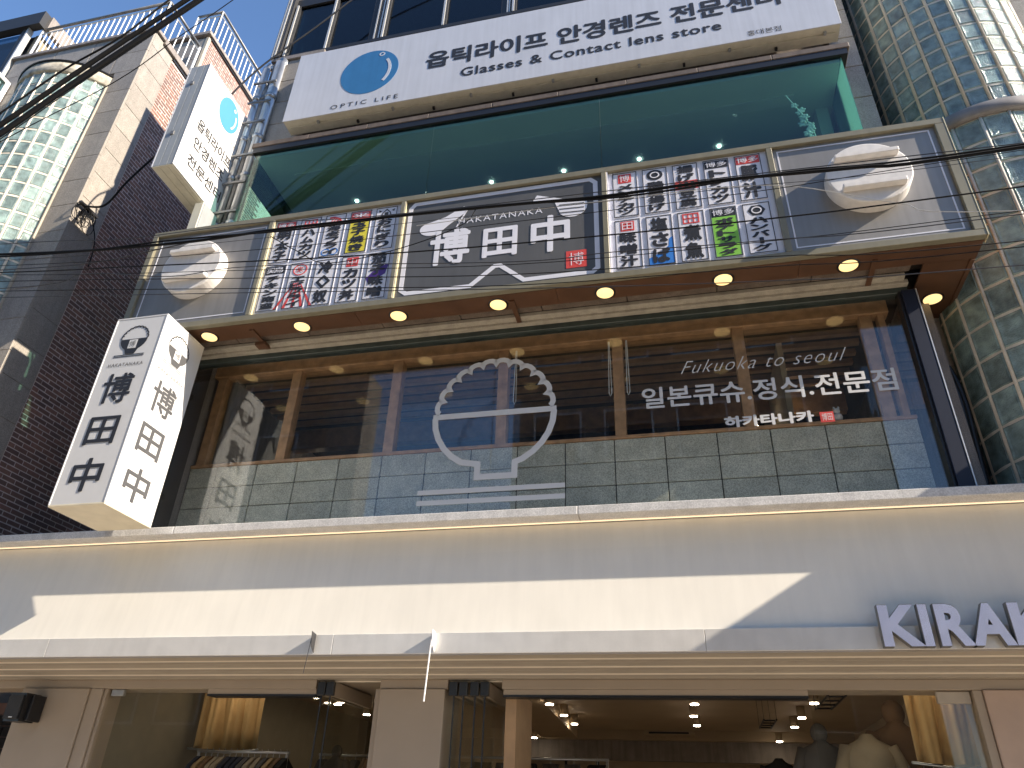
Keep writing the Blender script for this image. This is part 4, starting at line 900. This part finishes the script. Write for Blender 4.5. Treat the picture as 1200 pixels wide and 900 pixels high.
# ================================================================ overhead cables
WL = [('thick black overhead cable, the heaviest line crossing the signboard', .008, [(-9.5, -3, 5.9), (-5.06, -3, 5.29), (-3.48, -3, 5.14), (-2.58, -3, 5.13), (-1.62, -3, 5.09), (-.90, -3, 5.05), (-.29, -3, 5.01), (.39, -3, 5.01), (1.16, -3, 4.96), (2.05, -3, 4.94), (7, -3, 5.1)], rubber),
      ('second black cable twisted round the heaviest line', .005, [(-9.5, -3, 5.87), (-5.06, -3.0, 5.265), (-3.4, -3.01, 5.16), (-2.4, -3.01, 5.09), (-1.2, -2.99, 5.09), (-.2, -3.0, 4.985), (.8, -3.0, 5.0), (2.05, -3, 4.96), (7, -3, 5.1)], rubber),
      ('thin cable rising to the heaviest line over the brick wall', .003, [(-9, -3, 5.5), (-4.98, -3, 5.12), (-4.11, -3, 5.06), (-3.57, -3, 5.10), (-3.09, -3, 5.14), (-2.57, -3, 5.11)], cablel),
      ('thin black cable crossing the title kanji', .0035, [(-9, -3.1, 5.5), (-4.82, -3.1, 4.99), (-3.67, -3.1, 4.87), (-2.63, -3.1, 4.76), (-1.89, -3.1, 4.69), (-.87, -3.1, 4.62), (.62, -3.1, 4.56), (1.91, -3.1, 4.56), (7, -3.1, 4.6)], rubber),
      ('thin grey cable bending down below the left knob', .0022, [(-9, -3.2, 5.2), (-4.6, -3.2, 4.73), (-3.9, -3.2, 4.76), (-3.18, -3.2, 4.63), (-2.54, -3.2, 4.62), (-.83, -3.2, 4.39), (-.24, -3.2, 4.37), (.58, -3.2, 4.32), (1.8, -3.2, 4.29), (7, -3.2, 4.4)], cablel),
      ('thin grey cable running just above the heaviest line at the left', .0025, [(-9, -2.9, 5.9), (-4.91, -2.9, 5.48), (-4.08, -2.9, 5.37), (-2.88, -2.9, 5.33), (-1.67, -2.9, 5.21), (2.1, -2.95, 5.02)], cablel),
      ('thin black cable crossing the foot of the title kanji', .0022, [(-9, -3.1, 5.4), (-4.78, -3.1, 4.90), (-2.6, -3.1, 4.61), (-.86, -3.1, 4.38), (.58, -3.1, 4.29), (1.8, -3.1, 4.20), (7, -3.1, 4.2)], rubber),
      ('thin black cable grazing the bottom of the menu cards', .0022, [(-9, -3, 5.4), (-4.88, -3, 4.9), (-2.66, -3, 4.61), (-.88, -3, 4.38), (.59, -3, 4.30), (1.85, -3, 4.24), (7, -3, 4.3)], rubber),
      ('thin black cable just below the kanji midline', .0018, [(-9, -3.05, 5.7), (-4.9, -3.05, 5.02), (-2.6, -3.05, 4.72), (-.88, -3.05, 4.50), (.6, -3.05, 4.44), (1.9, -3.05, 4.44), (7, -3.05, 4.5)], rubber),
      ('thin cable crossing both knobs through their middles', .0018, [(-9, -3.1, 5.6), (-4.85, -3.1, 5.06), (-2.6, -3.1, 4.86), (-.87, -3.1, 4.80), (.6, -3.1, 4.78), (1.95, -3.1, 4.82), (7, -3.1, 4.9)], rubber),
      ('hair thin cable along the top of the menu cards', .0014, [(-9, -3, 5.8), (-5.0, -3, 5.22), (-2.6, -3, 5.06), (-.9, -3, 4.99), (.5, -3, 4.93), (2.0, -3, 4.88), (7, -3, 5.0)], cablel),
      ('pale thin cable sagging across the right knob', .002, [(-1.6, -2.9, 5.08), (-.37, -2.8, 5.17), (.71, -2.8, 5.11), (1.40, -2.8, 4.83), (2.03, -2.8, 4.65), (6, -2.8, 4.2)], winframe),
      ('thin cable running along the wooden soffit, lowest of the overhead lines', .002, [(-9, -3.3, 5.1), (-4.42, -3.3, 4.55), (-2.41, -3.3, 4.31), (-.80, -3.3, 4.11), (.53, -3.3, 3.97), (1.66, -3.3, 3.90), (6, -3.3, 3.8)], cablel),
      ('looped thin cable sagging over the left menu cards', .0025, [(-2.65, -3, 5.07), (-2.40, -3, 4.89), (-2.15, -3, 4.75), (-1.64, -3, 4.80), (-1.24, -3, 4.93), (-1.14, -3, 5.07)], rubber)]
for lab, r, pts, mt in WL:
    o = tube('overhead_cable', cat_rom(pts), r*1.3, mt, None, 6); tag(o, lab, 'cable')
for nm_, dz, pts, r in [('uppermost', 0, [(-8.02, -2, 8.5), (-7.09, -2, 9.42), (-6.39, -2, 9.92), (-5.8, -2, 10.64), (-4.3, -2, 12.3)], .013), ('second', 0, [(-7.94, -2, 8.27), (-6.72, -2, 9.448), (-5.39, -2, 10.68), (-3.8, -2, 12.2)], .022),
                    ('third', 0, [(-7.9, -2.02, 8.2), (-6.69, -2.02, 9.38), (-5.32, -2.02, 10.64), (-3.7, -2, 12.1)], .030), ('fourth and thickest', 0, [(-7.87, -1.98, 8.11), (-6.66, -1.98, 9.29), (-5.24, -1.98, 10.6), (-3.6, -2, 12.1)], .036),
                    ('fifth', 0, [(-7.84, -2, 8.05), (-6.67, -2, 9.19), (-5.13, -2, 10.6), (-3.6, -2, 12)], .024), ('lowest', 0, [(-7.79, -2, 7.976), (-6.69, -2, 9.06), (-6.0, -2, 9.72), (-5.05, -2, 10.62), (-3.6, -2, 12)], .007), ('slack', 0, [(-7.81, -1.95, 8.1), (-6.2, -1.95, 9.066), (-5.54, -1.95, 9.728), (-4.88, -1.95, 10.363), (-3.2, -2, 12)], .006)]:
    o = tube('overhead_cable', cat_rom([(pts[0][0]-2.4, pts[0][1], pts[0][2]-2.1)]+pts), r, rubber, None, 8); tag(o, f'{nm_} black cable of the diagonal bundle crossing the top left corner', 'cable')
o = tube('service_cable', cat_rom([(-6.25, -.25, 10.62), (-6.095, -.3, 10.915), (-5.687, -.3, 11.514), (-4.955, -.3, 12.22), (-4.433, -.3, 12.775), (-4.07, -.3, 13.12), (-3.0, -.5, 14)]), .014, cablel, None, 8); tag(o, 'dark service cable from the projecting optician sign up past the blue windows', 'cable')
t = thing('cable_coil', 'tangled black cable coil on the granite corner of the left building', 'cable', (-8.42, .1, 9.3))
tube('feed_cable', cat_rom([(-8.40, .06, 9.36), (-7.9, -.05, 9.2), (-7.49, -.2, 9.456), (-7.096, -.2, 10.017), (-6.705, -.2, 10.413), (-6.66, .0, 10.6)]), .016, rubber, t, 8)
lp = []
for k in range(7):
    a = random.uniform(-.6, .6); w_ = random.uniform(.05, .12); h = random.uniform(.18, .42); cy = .12+random.uniform(-.1, .1); cz = 9.40
    lp.append(([(-8.46+.02*sin(q)+.01*k, cy+w_*sin(q)+a*.1*(1-cos(q)), cz-h/2+h/2*cos(q)) for q in [2*pi*j/16 for j in range(17)]], .006))
tubes('coil_loops', lp, rubber, t, 5)
tube('drop_cable', cat_rom([(-8.45, .12, 9.4), (-8.46, .30, 9.3), (-8.46, .45, 9.1), (-8.465, .52, 8.9), (-8.465, .55, 8.6)]), .009, rubber, t, 6)
box('clamp', (-8.47, -8.42, -.02, .34, 9.38, 9.42), blackm, t)
# orchid behind the teal glass
t = thing('orchid', 'pale mint artificial orchid spray behind the teal glass at its right end', 'flower', (1.72, -.12, 8.0))
st = [(1.82, -.27, 7.9), (1.80, -.27, 8.3), (1.72, -.27, 8.6), (1.60, -.27, 8.95)]
tube('stem', cat_rom(st), .008, petal, t, 5)
bm = bmesh.new()
for k in range(16):
    f = k/15; c = Vector((1.82-.13*f+random.uniform(-.045, .045), -.27+random.uniform(-.03, .03), 8.0+.72*f))
    for q in range(5):
        a = 2*pi*q/5+k; m = Matrix.Translation(c+Vector((cos(a), 0, sin(a)))*.024) @ Matrix.Rotation(-a, 4, 'Y') @ Matrix.Diagonal((1.2, .35, .8, 1)); bmesh.ops.create_icosphere(bm, subdivisions=1, radius=.034*(1-.4*f), matrix=m)
me = bpy.data.meshes.new('blossoms'); bm.to_mesh(me); bm.free(); me.materials.append(petal); o = link('blossoms', me, (0, 0, 0), t); o.location = -ORG[t.name]
